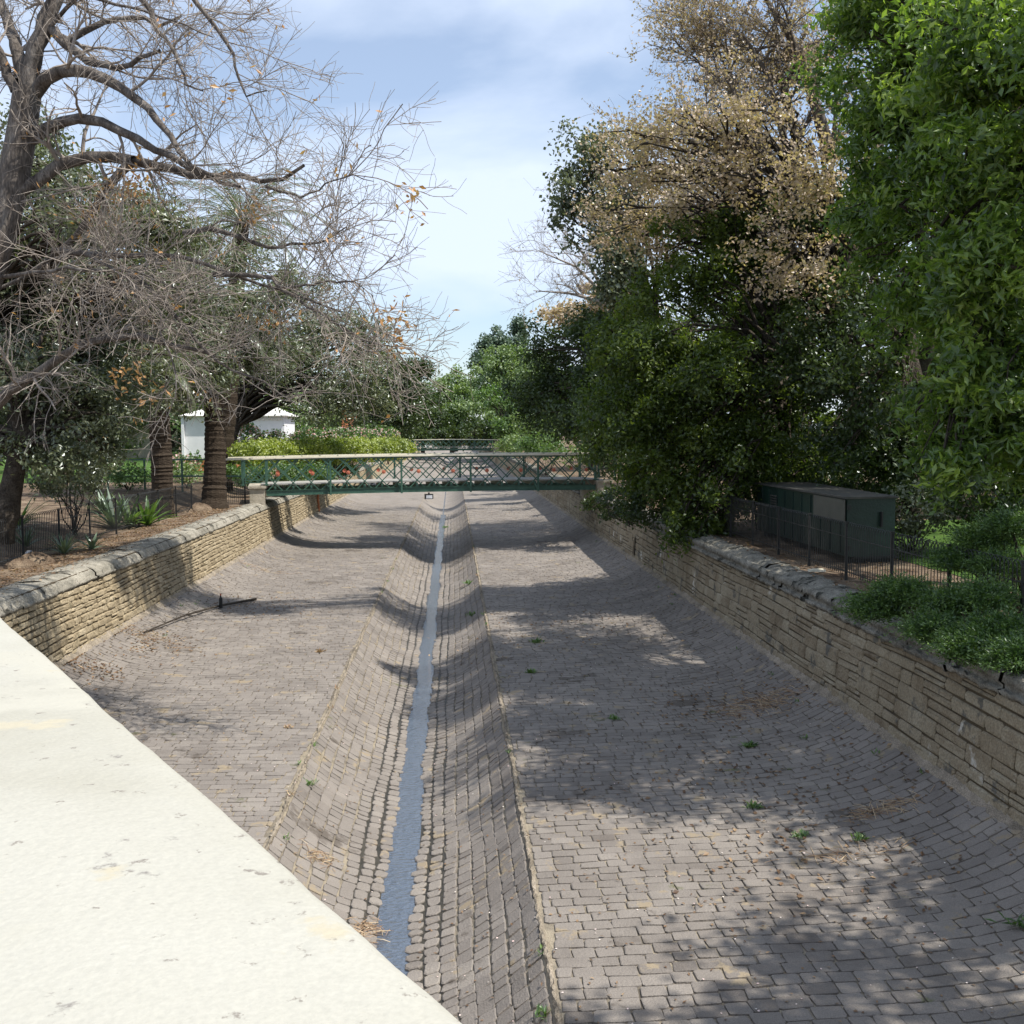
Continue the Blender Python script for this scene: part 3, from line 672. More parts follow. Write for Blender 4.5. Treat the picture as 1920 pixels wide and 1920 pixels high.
def lobe(px, py, D, rx, ry, rd=None):
    c = A(at(px, py, D)); s = D/F_PX; rx, ry = rx*s, ry*s
    return (c, (rx, rd if rd else (rx+ry)*.55, ry))
def tree(name, base, lobes, mat, bark, label, cat='tree', group=None, sub=9, L=.12, Wd=.06, clump=.5, nper=26, dens=1., r0_=.22, trunk_top=None, twigs=5, sag=.12, **kw):
    base = A(base); root = empty(name, base, label, cat, group)
    lobes0 = lobes; lobes = sublobes(lobes, sub) if sub else lobes; twigs = 2 if sub else twigs
    P, Nn, T, CC = crown(lobes, clump, nper, L, Wd, dens*(.62 if sub else 1), **kw)
    b = MB(); leaves(b, P, Nn, L*LK, Wd*WK, T, .35); b.build('crown', mat, root)
    cen = np.mean([l[0] for l in lobes], 0)
    top = A(trunk_top) if trunk_top is not None else base+(cen-base)*np.array([.5, .5, .62])
    b = MB(); tp = curve(base-np.array([0, 0, .2]), top, 9, 0, .03); b.tubes(tp, np.linspace(r0_*1.15, r0_*.6, 9), 9, .5)
    for (c, r), q in zip(lobes, CC):
        s0 = tp[random.randint(5, 8)]; lb = curve(s0, c, 7, sag, .05); b.tubes(lb, np.linspace(r0_*(.28 if sub else .5), r0_*.07, 7), 6, .5)
        k = min(len(q), twigs)
        if k:
            idx = RS.choice(len(q), k, False)
            for i in idx: b.tubes(curve(lb[random.randint(3, 6)], q[i], 5, .06, .06), np.linspace(r0_*.16, .008, 5), 4, .5)
    b.build('trunk', bark, root, smooth=True)
    return root
def ground_at(p, g): return (p[0], p[1], float(g(p[0], p[1])))

def grow(P, R, m, ln, spread, upw, wander, k=6, rmin=.004, rr=.6, t0=.25):
    """children of tubes P (n,K,3): m per tube"""
    n, K, _ = P.shape; idx = np.repeat(np.arange(n), m); t = RS.uniform(t0, 1, n*m)*(K-1); i0 = np.minimum(t.astype(int), K-2); f = (t-i0)[:, None]
    s = P[idx, i0]*(1-f)+P[idx, i0+1]*f; rad = R[idx, i0]*(1-f[:, 0])+R[idx, i0+1]*f[:, 0]
    T = P[idx, i0+1]-P[idx, i0]; T /= np.linalg.norm(T, axis=1, keepdims=True)+1e-9
    d = T*(1-spread*.5)+unit(n*m)*spread+np.array([0, 0, upw]); d /= np.linalg.norm(d, axis=1, keepdims=True)
    l = (ln*RS.uniform(.5, 1.3, n*m))[:, None]/(k-1); pts = [s]; cur = d; turn = unit(n*m)*wander
    for j in range(k-1):
        cur = cur+turn*.5+RS.normal(0, wander*.6, cur.shape); cur /= np.linalg.norm(cur, axis=1, keepdims=True); pts.append(pts[-1]+cur*l)
        if j == k//2: turn = unit(n*m)*wander
    P2 = np.stack(pts, 1); R2 = np.maximum(rmin, (rad*rr)[:, None]*np.linspace(1, .35, k)[None]); return P2, R2
def resample(pts, k=10):
    pts = np.array(pts); s = np.concatenate([[0], np.cumsum(np.linalg.norm(np.diff(pts, axis=0), axis=1))]); t = np.linspace(0, s[-1], k)
    return np.stack([np.interp(t, s, pts[:, i]) for i in range(3)], 1)
#FOLIAGE
# ================================================================ RIGHT BANK TREES
# tall glossy-leaved tree close on the right
tree('broadleaf_tree', (9.6, 17.5, -2.6), [
    lobe(1860, 130, 15.5, 150, 150), lobe(1700, 60, 19, 150, 110), lobe(1880, 330, 14.5, 140, 120), lobe(1760, 330, 18, 110, 120),
    lobe(1850, 520, 15, 140, 110), lobe(1730, 560, 18, 110, 130), lobe(1700, 210, 20, 130, 110), lobe(1880, 680, 15, 140, 100), lobe(1800, 760, 16, 120, 90), lobe(1790, 860, 15.5, 85, 55), lobe(1960, 820, 15, 110, 90),
    lobe(1960, 250, 16, 120, 160), lobe(2000, 520, 16, 130, 160), lobe(1640, 420, 21, 90, 110), lobe(1850, -80, 18, 220, 130), lobe(1650, -60, 21, 150, 100)],
    M['glossy'], M['bark_dark'], 'tall glossy bright green tree nearest on the right, its leaves hanging over the fence', L=.14, Wd=.042, clump=.27, nper=30, dens=1.15, r0_=.2, trunk_top=(9.9, 18, 5), droop=.3, gap=.42, shell=.5, upn=.25)
# high crowns over the right bank, mostly above the picture, that shade the paving
tree('broadleaf_tree', (11.5, 13.0, -2.6), [((9.2, 19.0, 8.6), (1.9, 3.0, 1.0)), ((7.5, 12.3, 4.9), (1.5, 1.7, .8)), ((9.3, 11.8, 4.7), (1.8, 1.5, .9)), ((7.6, 15.0, 5.6), (1.2, 1.4, .8)), ((11.8, 21.5, 4.6), (2.2, 3, .9)), ((9.6, 22.0, 6.8), (1.8, 2.0, 1.2))],
    M['glossy'], M['bark_dark'], 'glossy tree at the extreme right whose boughs cross behind the nearest crown', L=.12, Wd=.045, clump=.4, nper=36, dens=1.2, r0_=.25, trunk_top=(10.6, 16, 4), gap=.3)
tree('broadleaf_tree', (12.5, 6.0, -2.6), [((9.0, 6.2, 5.2), (2.2, 1.6, 1.2)), ((10.6, 4.6, 6.4), (2.5, 1.8, 1.5)), ((7.8, 5.2, 3.6), (1.4, 1.1, .8)), ((10.8, 10.0, 5.2), (1.3, 2.2, .8)), ((10.7, 7.6, 4.9), (1.2, 1.6, .8))],
    M['glossy'], M['bark_dark'], 'tree beside the road bridge whose leaf shade falls on the lower right paving', L=.17, Wd=.07, clump=.45, nper=26, dens=.8, r0_=.2, trunk_top=(11, 6, 3), gap=.35)
tree('broadleaf_tree', (13.5, 31, -2.4), [((3.1, 23.4, 15.2), (1.3, 2.6, .8)), ((5.0, 24.9, 15.4), (1.9, 1.0, .7)), ((6.2, 24.6, 15.6), (1.3, .7, .5))],
    M['olive'], M['bark_dark'], 'very tall thin tree whose top arm reaches out high over the channel', L=.16, Wd=.08, clump=.5, nper=30, dens=1.3, r0_=.2, trunk_top=(12.0, 28, 13), gap=.1)
# dense dark camphor hanging down to the wall, centre right
tree('evergreen_tree', (9.0, 29.5, -2.6), [
    lobe(1370, 430, 30, 80, 60), lobe(1290, 520, 29.5, 105, 90), lobe(1420, 560, 31, 95, 110), lobe(1210, 660, 29, 100, 90), lobe(1330, 690, 28, 110, 90), lobe(1460, 720, 30, 90, 110),
    lobe(1160, 770, 30, 85, 70), lobe(1250, 800, 28.5, 110, 70), lobe(1390, 840, 28, 120, 85), lobe(1330, 930, 28.3, 95, 55), lobe(1195, 870, 31, 60, 45), lobe(1310, 985, 27.8, 60, 38), lobe(1500, 850, 30, 90, 90), lobe(1260, 900, 29, 60, 45)],
    M['camphor'], M['bark_dark'], 'dense dark green tree hanging down over the right end of the nearer footbridge', L=.115, Wd=.05, clump=.34, nper=30, dens=1.25, r0_=.24, trunk_top=(9.2, 29.6, 2.0), droop=.45, gap=.22)
tree('evergreen_tree', (7.2, 44.5, -2.6), [lobe(1020, 640, 50, 55, 50), lobe(1100, 625, 48, 60, 55), lobe(1040, 735, 50, 80, 60), lobe(1120, 715, 46, 60, 70), lobe(1090, 790, 45, 70, 45), lobe(1165, 620, 45, 50, 70), lobe(1140, 830, 43, 60, 40), lobe(1000, 770, 52, 45, 35)],
    M['darkgreen'], M['bark_dark'], 'dark small-leaved tree just left of the dense hanging one, above the bridge end', L=.14, Wd=.07, clump=.45, nper=30, dens=1.15, r0_=.22, trunk_top=(7.6, 46, 3.0), gap=.2)
tree('evergreen_tree', (11.5, 27, -2.6), [lobe(1560, 380, 27, 90, 70), lobe(1590, 560, 26, 110, 100), lobe(1530, 700, 27, 90, 90), lobe(1640, 700, 25, 100, 110), lobe(1600, 820, 26, 110, 70), lobe(1700, 830, 26, 90, 70)],
    M['darkgreen'], M['bark_dark'], 'dark evergreen standing behind the green container between the two big right trees', L=.12, Wd=.055, clump=.4, nper=28, dens=1.1, r0_=.24, trunk_top=(11.6, 27.4, 2.5), gap=.25)

# plane trees turning brown
def twiggy(name, base, limbs, leafm, bark, label, group=None, n1=7, n2=6, n3=5, l1=2.6, l2=1.3, l3=.6, leafp=.8, L=.11, Wd=.09, per=2, upw=.12, tb=.5, r0_=.3, spread=.75, rmin=.006):
    base = A(base); root = empty(name, base, label, 'tree', group); b = MB()
    P = np.array([resample(l, 12) for l in limbs]); R = np.stack([np.linspace(r0_, r0_*.16, 12)]*len(P))
    b.tubes(P, R, 8); p1, r1 = grow(P, R, n1, l1, spread, upw, .16, 7, rmin*1.5, .55, .3); b.tubes(p1, r1, 5)
    p2, r2 = grow(p1, r1, n2, l2, .7, upw, .2, 6, rmin, .6, .2); b.tubes(p2, r2, 4)
    p3, r3 = grow(p2, r2, n3, l3, .8, upw, .22, 5, rmin*.7, .65, .2); b.tubes(p3, r3, 3)
    b.build('trunk', bark, root, smooth=True)
    q = p3[RS.rand(len(p3)) < leafp]; k = q.shape[1]; pts = []
    for j in range(per): pts.append(q[np.arange(len(q)), RS.randint(1, k, len(q))]+RS.normal(0, .05, (len(q), 3)))
    pts = np.concatenate(pts); nn = unit(len(pts)); c = MB(); leaves(c, pts, nn, L, Wd, tb+.22*snoise(pts[:, 0]*.8, pts[:, 2]*.8, 3)+RS.normal(0, .15, len(pts)), .3); c.build('crown', leafm, root)
    return root
bp_ = (15.5, 50, -2.4); B0 = A(bp_)
def limb(*pts): return [A(at(px, py, D)) for px, py, D in pts]
hub = at(1530, 560, 50)
twiggy('plane_tree', bp_, [[B0, A(hub), A(at(1560, 300, 50)), A(at(1580, 60, 50))],
    limb((1530, 560, 50), (1500, 380, 49), (1440, 140, 48), (1390, 60, 47)), limb((1530, 560, 50), (1470, 440, 48), (1400, 300, 46), (1310, 230, 45)),
    limb((1540, 520, 50), (1620, 320, 50), (1720, 120, 50)), limb((1540, 500, 50), (1470, 150, 52), (1360, 95, 52), (1300, 40, 51)), limb((1500, 380, 49), (1420, 260, 50), (1370, 160, 50), (1300, 150, 50)),
    limb((1500, 560, 49), (1400, 420, 46), (1320, 360, 45), (1250, 330, 45)), limb((1500, 560, 49), (1420, 500, 45), (1340, 450, 44), (1270, 440, 44)), limb((1560, 300, 50), (1500, 100, 48), (1400, -60, 48)), limb((1540, 560, 50), (1640, 480, 47), (1730, 400, 46))],
    M['plane'], M['bark'], 'huge plane tree with thin brown leaves and dark limbs rising at top centre right', n1=11, n2=10, n3=9, l1=3.3, l2=1.8, l3=.95, leafp=.95, L=.14, Wd=.10, per=4, r0_=.34, tb=.55)
tree('plane_tree', (11.5, 31, -2.5), [lobe(1290, 250, 28, 120, 70), lobe(1210, 310, 29, 100, 80), lobe(1350, 330, 27.5, 110, 70), lobe(1160, 400, 31, 85, 70), lobe(1480, 480, 26, 110, 110), lobe(1400, 220, 27, 100, 60), lobe(1230, 440, 30, 90, 60), lobe(1520, 330, 25, 80, 80)],
    M['plane'], M['bark_dark'], 'rust-brown leaved plane crown just above the dark trees in the centre right', L=.085, Wd=.055, clump=.38, nper=24, dens=.6, r0_=.26, trunk_top=(11, 30.5, 5), gap=.40, twigs=14, tb=.6)
tree('holm_oak', (8.0, 46, -2.5), [lobe(1105, 290, 46, 55, 60), lobe(1080, 370, 46, 50, 55), lobe(1130, 430, 45, 60, 60), lobe(1160, 480, 44, 45, 45), lobe(1180, 350, 46, 60, 80), lobe(1150, 540, 44, 25, 30)],
    M['olive'], M['bark_dark'], 'olive-green crown edge against the sky left of the brown plane crown', L=.17, Wd=.10, clump=.5, nper=20, dens=1.0, r0_=.25, trunk_top=(8.5, 46, 5), gap=.25)
bd = (8.5, 66, -2.4); hb = at(1140, 560, 66)
twiggy('bare_tree', bd, [[A(bd), A(hb), A(at(1130, 480, 66)), A(at(1110, 420, 66))], limb((1140, 560, 66), (1080, 500, 65), (1010, 470, 65)), limb((1140, 560, 66), (1090, 470, 66), (1040, 420, 66)), limb((1140, 570, 66), (1070, 550, 66), (1000, 545, 66)), limb((1140, 520, 66), (1130, 440, 66), (1090, 400, 66))],
    M['plane'], M['bark_pale'], 'pale almost leafless tree fanning out against the sky left of the olive crown', n1=6, n2=7, n3=6, l1=2.2, l2=1.4, l3=.8, leafp=.10, L=.14, Wd=.1, per=1, r0_=.13, rmin=.009)
tree('plane_tree', (9.5, 75, -2.4), [lobe(1060, 590, 75, 50, 28), lobe(1110, 575, 75, 60, 40), lobe(1170, 560, 75, 60, 40)], M['plane'], M['bark_dark'], 'low tan-brown crown peeping above the dark tree left of centre right', L=.22, Wd=.17, clump=.7, nper=20, dens=.9, r0_=.25, gap=.2, tb=.65)

# backdrop of dark trees deep in the right garden
for i, (x, y, h, rr) in enumerate([(17, 33, 7, 3.6), (22, 30, 9, 4.2), (24, 40, 10, 4.5), (17, 58, 8, 4), (14, 78, 9, 5), (21, 92, 11, 6), (30, 55, 12, 6), (34, 75, 12, 6), (28, 24, 9, 4.5)]):
    tree('backdrop_tree', (x, y, -2.4), [((x, y, h*.55), (rr, rr, h*.42)), ((x-rr*.5, y-1, h*.2), (rr*.8, rr*.8, h*.35)), ((x+rr*.4, y, -.2), (rr*.9, rr*.8, h*.22))], M['darkgreen'] if i % 2 else M['camphor'], M['bark_dark'],
         'shaded tree deep in the right-hand garden behind the container', group='shaded backdrop trees of the right garden', sub=0, L=.26, Wd=.14, clump=.75, nper=22, dens=.75, r0_=.25, gap=.15)

# understorey, right
def shrub(name, lobes, mat, label, cat='shrub', group=None, stem=True, bark=None, **kw):
    c0 = np.mean([l[0] for l in lobes], 0); g = gr if c0[0] > 0 else gl
    base = (c0[0], c0[1], float(g(c0[0], c0[1]))); root = empty(name, base, label, cat, group)
    a = dict(L=.09, Wd=.045, clump=.25, nper=24, dens=1.); a.update(kw); L, Wd = a.pop('L'), a.pop('Wd'); cl, npx, dn = a.pop('clump'), a.pop('nper'), a.pop('dens')
    P, Nn, T, CC = crown(lobes, cl, npx, L, Wd, dn, **a); b = MB(); leaves(b, P, Nn, L*LK, Wd*WK, T, .2); b.build('foliage', mat, root)
    b = MB()
    for (c, r), q in zip(lobes, CC):
        for i in RS.choice(len(q), min(6, len(q)), False): b.tubes(curve(base+RS.normal(0, .05, 3), q[i], 6, .05, .08), np.linspace(.022, .005, 6), 4)
    b.build('stem', bark or M['bark_dark'], root); return root
shrub('shrub', [lobe(1150, 940, 33, 60, 30), lobe(1220, 950, 30, 60, 32)], M['darkgreen'], 'low dark shrub on the right wall top just past the bridge pier')
shrub('shrub', [lobe(1600, 900, 28, 110, 45), lobe(1720, 900, 26, 90, 45)], M['darkgreen'], 'dark glossy shrub directly behind the container roof', L=.1)
shrub('shrub', [lobe(1720, 950, 22, 50, 50), lobe(1700, 1010, 22, 45, 35)], M['olive'], 'dark sparkling shrub right beside the container end', L=.08, dens=.8)
shrub('shrub', [lobe(1830, 920, 22, 80, 50), lobe(1920, 950, 21, 60, 55)], M['darkgreen'], 'dark rounded shrub far right behind the fence', L=.1)
shrub('shrub', [lobe(1010, 832, 72, 45, 18), lobe(1040, 845, 66, 25, 14)], M['fresh'], 'bright light-green shrub above the bridge rail at the right bank', L=.16, Wd=.08, clump=.4)
shrub('shrub', [lobe(960, 832, 84, 30, 14), lobe(1010, 800, 88, 40, 22)], M['mid'], 'green shrub on the right bank left of the bright one', L=.18, Wd=.09, clump=.5)
shrub('shrub', [lobe(1120, 845, 60, 50, 18)], M['mid'], 'low green shrub half hidden behind the bridge end lattice', L=.14, Wd=.07, clump=.35)

# junipers leaning over the right fence and coping
def juniper(centres, label, n=900, spr=.5):
    cs = [A(c) for c in centres]; c0 = np.mean(cs, 0); base = np.array([c0[0]+.5, c0[1], -2.62]); root = empty('juniper', base, label, 'juniper bush', 'junipers spilling over the right coping')
    b = MB(); sb = MB()
    for c in cs:
        m = n//len(cs); d = unit(m); d[:, 2] = np.abs(d[:, 2])*.5-.1; d[:, 0] -= .35; d /= np.linalg.norm(d, axis=1, keepdims=True)
        s = c+unit(m)*RS.rand(m, 1)*np.array([spr, spr, spr*.42]); l = RS.uniform(.14, .34, m)[:, None]
        k = 16; t = np.linspace(.1, 1, k)[None, :, None]; ax = s[:, None]+d[:, None]*l[:, None]*t; ax[..., 2] -= .10*t[..., 0]**2*RS.uniform(0, 1, (m, 1))
        pts = ax.reshape(-1, 3)+RS.normal(0, .014, (m*k, 3)); dd = np.repeat(d, k, 0)+unit(m*k)*.75; dd /= np.linalg.norm(dd, axis=1, keepdims=True)
        sd_ = np.cross(dd, unit(m*k)); sd_ /= np.linalg.norm(sd_, axis=1, keepdims=True)+1e-9; ll = RS.uniform(.03, .06, m*k)[:, None]
        V = np.stack([pts, pts+dd*ll*.5+sd_*.007, pts+dd*ll, pts+dd*ll*.5-sd_*.007], 1).reshape(-1, 3)
        tn = np.repeat(RS.normal(.35, .15, m), k)+np.tile(np.linspace(-.1, .35, k), m); b.add(V, np.arange(m*k*4).reshape(-1, 4), np.repeat(np.clip(tn, 0, 1), 4))
        for i in range(5): sb.tubes(curve(base+RS.normal(0, .05, 3), s[i], 6, .05, .06), np.linspace(.025, .006, 6), 4)
    b.build('foliage', M['juniper'], root); sb.build('stem', M['bark_dark'], root)
juniper([at(1700, 1110, 14.2), at(1780, 1130, 13.6), at(1650, 1140, 14.4), at(1850, 1120, 13.2)], 'dark green juniper spreading over the right coping in front of the fence', 3400, .42)
juniper([at(1880, 1180, 12.4), at(1830, 1215, 12.2), at(1920, 1230, 11.6), at(1760, 1180, 13)], 'lower juniper hanging across the coping at the right picture edge', 3200, .38)
juniper([at(1850, 1010, 14.6), at(1900, 985, 14.2), at(1880, 1060, 14), at(1800, 1050, 14.8)], 'upright bright green juniper behind the hoop fence at far right', 3000, .36)

# ================================================================ LEFT BANK
# the big bare tree
D0 = 20.
tb_ = A(at(-150, 1010, 20.)); tb_[2] = float(gl(tb_[0], tb_[1]))
root = empty('bare_tree', tb_, 'large leafless grey tree at far left with thick arching limbs and a few dry leaves', 'tree')
b = MB()
def Lm(r0, r1, pts, k=14):
    p = resample([A(at(x, y, d)) for x, y, d in pts], k); return p, np.linspace(r0, r1, k)
trunkp = np.concatenate([[tb_-np.array([0, 0, .2])], [A(at(x, y, d)) for x, y, d in ((-110, 800, 20), (-40, 560, 20), (12, 400, 20), (40, 260, 20), (52, 165, 20))]]); tp = resample(trunkp, 16)
b.tubes(tp, np.linspace(.38, .235, 16), 12)
limbs = [Lm(.20, .13, [(50, 185, 20), (62, 110, 20), (85, 40, 20), (115, -40, 20), (150, -120, 20)]),
    Lm(.15, .08, [(45, 150, 20), (30, 90, 20.4), (8, 20, 20.8), (-20, -60, 21)]), Lm(.12, .06, [(30, 170, 20), (5, 110, 20), (-40, 40, 20)]),
    Lm(.15, .03, [(65, 175, 20), (88, 145, 19.8), (125, 131, 19.5), (165, 134, 19.2), (205, 155, 19), (250, 180, 18.7), (290, 220, 18.4), (320, 258, 18.2), (345, 300, 18), (400, 330, 17.8)]),
    Lm(.13, .03, [(60, 262, 20), (92, 237, 19.8), (140, 221, 19.5), (188, 228, 19), (232, 246, 18.8), (280, 275, 18.6), (325, 300, 18.4), (390, 335, 18), (450, 350, 17.7)]),
    Lm(.15, .03, [(25, 365, 20), (66, 343, 20), (117, 306, 20), (148, 293, 20), (200, 298, 20), (250, 302, 19.8), (300, 311, 19.5), (360, 330, 19), (450, 332, 18.6), (500, 345, 18.2), (540, 335, 18), (570, 310, 17.8)]),
    Lm(.11, .035, [(92, 50, 20), (133, 93, 19.8), (165, 115, 19.6), (213, 127, 19.4), (235, 130, 19.2), (262, 112, 19), (300, 95, 18.8)]),
    Lm(.08, .025, [(120, 80, 20), (175, 50, 20), (220, 37, 20), (265, 32, 20), (300, 50, 19.5), (340, 30, 19.5)]),
    Lm(.06, .015, [(240, -40, 18.5), (268, 0, 18.5), (293, 47, 18.5), (320, 87, 18.4), (337, 117, 18.3), (347, 157, 18.2), (380, 170, 18)]),
    Lm(.05, .012, [(340, -30, 18), (367, 0, 18), (390, 30, 18), (417, 73, 18), (440, 110, 18), (450, 150, 18), (467, 187, 18), (500, 170, 17.8)]),
    Lm(.10, .03, [(253, 300, 19.6), (213, 333, 20), (190, 370, 20.2), (167, 410, 20.5), (133, 450, 20.7), (67, 507, 21), (0, 540, 21), (-60, 570, 21)]),
    Lm(.13, .03, [(-30, 780, 20), (20, 735, 19.6), (73, 696, 19.3), (140, 650, 19), (175, 638, 18.8), (262, 629, 18.6), (330, 650, 18.2), (400, 665, 17.8)]),
    Lm(.07, .015, [(100, 470, 20.6), (200, 480, 19.5), (300, 478, 18.8), (380, 490, 18.2), (450, 515, 18), (520, 540, 17.8), (580, 560, 17.6), (640, 585, 17.4)]),
    Lm(.06, .012, [(345, 436, 19), (400, 430, 18.7), (460, 450, 18.4), (520, 462, 18), (600, 455, 17.6), (650, 425, 17.4)]),
    Lm(.05, .01, [(400, 515, 18), (500, 515, 17.6), (545, 555, 17.4), (620, 600, 17), (680, 640, 16.8), (740, 650, 16.6)]),
    Lm(.05, .012, [(230, 500, 19), (300, 560, 18.5), (350, 620, 18), (420, 690, 17.6), (500, 720, 17.2), (560, 760, 17)]),
    Lm(.05, .012, [(150, 470, 20), (240, 520, 18), (300, 590, 17.4), (330, 700, 17)]),
    Lm(.05, .012, [(0, 520, 20), (120, 505, 18.5), (240, 505, 17.5), (330, 540, 17)]),
    Lm(.03, .006, [(500, 350, 18), (560, 370, 17.4), (610, 350, 17), (650, 325, 16.7), (700, 340, 16.5)]),
    Lm(.045, .01, [(85, 60, 20), (150, -10, 19.5), (240, 10, 19), (330, 40, 18.6), (400, 70, 18.2)]),
    Lm(.03, .006, [(520, 540, 17.8), (600, 530, 17.2), (660, 525, 17), (700, 555, 16.7)])]
for p, r in limbs: 
    r *= .85; p[2:-1] += RS.normal(0, .018, (len(p)-3, 3)); b.tubes(p, r, 8)
LP = np.array([l[0] for l in limbs]); LR = np.array([l[1] for l in limbs])
b.build('trunk', M['bark'], root, smooth=True); b = MB(); LOW = list(range(10, 18))
q1, s1 = grow(LP, LR, 8, 1.25, .75, .05, .20, 8, .008, .38, .15); q2, s2 = grow(LP[LOW], LR[LOW], 6, 1.2, .8, -.05, .22, 8, .008, .36, .1)
p1 = np.concatenate([q1, q2]); r1 = np.concatenate([s1, s2]); b.tubes(p1, r1, 5)
p2, r2 = grow(p1, r1, 6, .85, .65, .06, .24, 7, .005, .55, .12); b.tubes(p2, r2, 4)
p3, r3 = grow(p2, r2, 5, .42, .7, .08, .24, 5, .0035, .6, .15)
b.tubes(p3, r3, 3); b.build('twigs', M['bark_pale'], root, smooth=True)
proj_ok = RS.rand(len(p3)) < .02
q = p3[proj_ok]; zc = q[:, -1, 2]
pts = np.concatenate([q[:, -1]+RS.normal(0, .03, (len(q), 3)), q[:, -2]+RS.normal(0, .03, (len(q), 3))])
extra = []
for px, py, d, n_, s_ in ((250, 345, 19.4, 130, .26), (225, 365, 19.4, 60, .2), (735, 590, 16.6, 46, .14), (770, 370, 16.5, 22, .12), (480, 400, 18.2, 40, .15), (510, 605, 17.6, 30, .12), (250, 715, 18, 60, .2), (745, 640, 16.6, 40, .14), (160, 410, 20, 50, .2)):
    extra.append(A(at(px, py, d))+RS.normal(0, s_, (n_, 3)))
pts = np.concatenate([pts]+extra); c = MB(); leaves(c, pts, unit(len(pts)), .12, .05, RS.normal(.5, .25, len(pts)), .4); c.build('dry_leaves', M['orange'], root)

# dark leaning olive-like tree at the left edge
tree('evergreen_tree', A(at(0, 1000, 24)), [lobe(90, 760, 25, 110, 70), lobe(40, 640, 26, 110, 80), lobe(150, 700, 27, 90, 60), lobe(110, 850, 24, 80, 55), lobe(190, 800, 26, 60, 60), lobe(-40, 820, 25, 80, 90), lobe(60, 560, 28, 100, 50), lobe(170, 730, 26, 90, 60), lobe(230, 740, 29, 80, 50), lobe(60, 700, 24, 90, 60)],
     M['olive'], M['bark_dark'], 'dark leaning tree at the left edge with low hanging olive-green leaves', L=.10, Wd=.04, clump=.32, nper=28, dens=1.25, r0_=.26, trunk_top=A(at(50, 800, 24)), gap=.25, droop=.5)
tree('evergreen_tree', (-13.0, 28, -2.4), [lobe(60, 330, 27, 70, 60), lobe(130, 370, 27, 110, 80), lobe(60, 470, 26, 120, 80), lobe(180, 480, 28, 110, 80), lobe(250, 400, 30, 90, 60), lobe(110, 580, 27, 130, 60), lobe(230, 600, 29, 110, 60), lobe(-20, 420, 26, 80, 100), lobe(200, 660, 27, 110, 60), lobe(90, 660, 27, 100, 60), lobe(60, 250, 28, 50, 40), lobe(320, 480, 28, 70, 50), lobe(250, 560, 27, 90, 50), lobe(300, 440, 23, 70, 45), lobe(190, 420, 23, 80, 45), lobe(330, 540, 25, 70, 50)],
     M['olive'], M['bark_dark'], 'grey-green olive-leaved tree behind the bare tree on the far left', L=.13, Wd=.05, clump=.45, nper=28, dens=1.05, r0_=.26, trunk_top=(-12.6, 28, 2), gap=.2)
tree('evergreen_tree', (-14.3, 44, -2.3), [lobe(330, 560, 42, 100, 70), lobe(420, 620, 42, 110, 70), lobe(300, 660, 41, 100, 60), lobe(400, 480, 45, 90, 50), lobe(500, 560, 43, 80, 60), lobe(350, 725, 41, 60, 40), lobe(240, 720, 40, 70, 60), lobe(480, 670, 43, 80, 45), lobe(310, 740, 39, 70, 35), lobe(380, 690, 40, 90, 50), lobe(440, 640, 44, 80, 60), lobe(270, 560, 41, 90, 70)],
     M['olive'], M['bark_dark'], 'broad grey-green evergreen canopy spreading above the two palm trunks', L=.14, Wd=.055, clump=.5, nper=28, dens=1.05, r0_=.28, trunk_top=(-13.5, 44, 2.2), gap=.2)
tree('evergreen_tree', (-11.5, 58, -2.2), [lobe(560, 540, 58, 60, 40), lobe(600, 620, 57, 90, 60), lobe(550, 670, 56, 70, 45), lobe(650, 690, 56, 80, 55), lobe(610, 750, 55, 60, 45), lobe(690, 630, 58, 50, 40), lobe(700, 740, 57, 50, 40), lobe(655, 760, 57, 50, 30), lobe(500, 640, 58, 60, 60)],
     M['olive'], M['bark_dark'], 'speckled grey-green tree with rusty tips standing left of the sky gap', L=.16, Wd=.065, clump=.55, nper=28, dens=1.05, r0_=.26, trunk_top=(-11.2, 58, 2), gap=.2, tb=.6)
tree('evergreen_tree', (-10.5, 95, -2.), [lobe(745, 690, 95, 45, 35), lobe(720, 745, 95, 50, 45), lobe(770, 740, 95, 35, 45), lobe(790, 690, 96, 25, 16), lobe(700, 800, 93, 40, 25), lobe(760, 790, 95, 40, 30)],
     M['darkgreen'], M['bark_dark'], 'dark tree at the left foot of the sky gap before the far footbridge', L=.24, Wd=.12, clump=.8, nper=26, dens=1.1, r0_=.3, gap=.15)

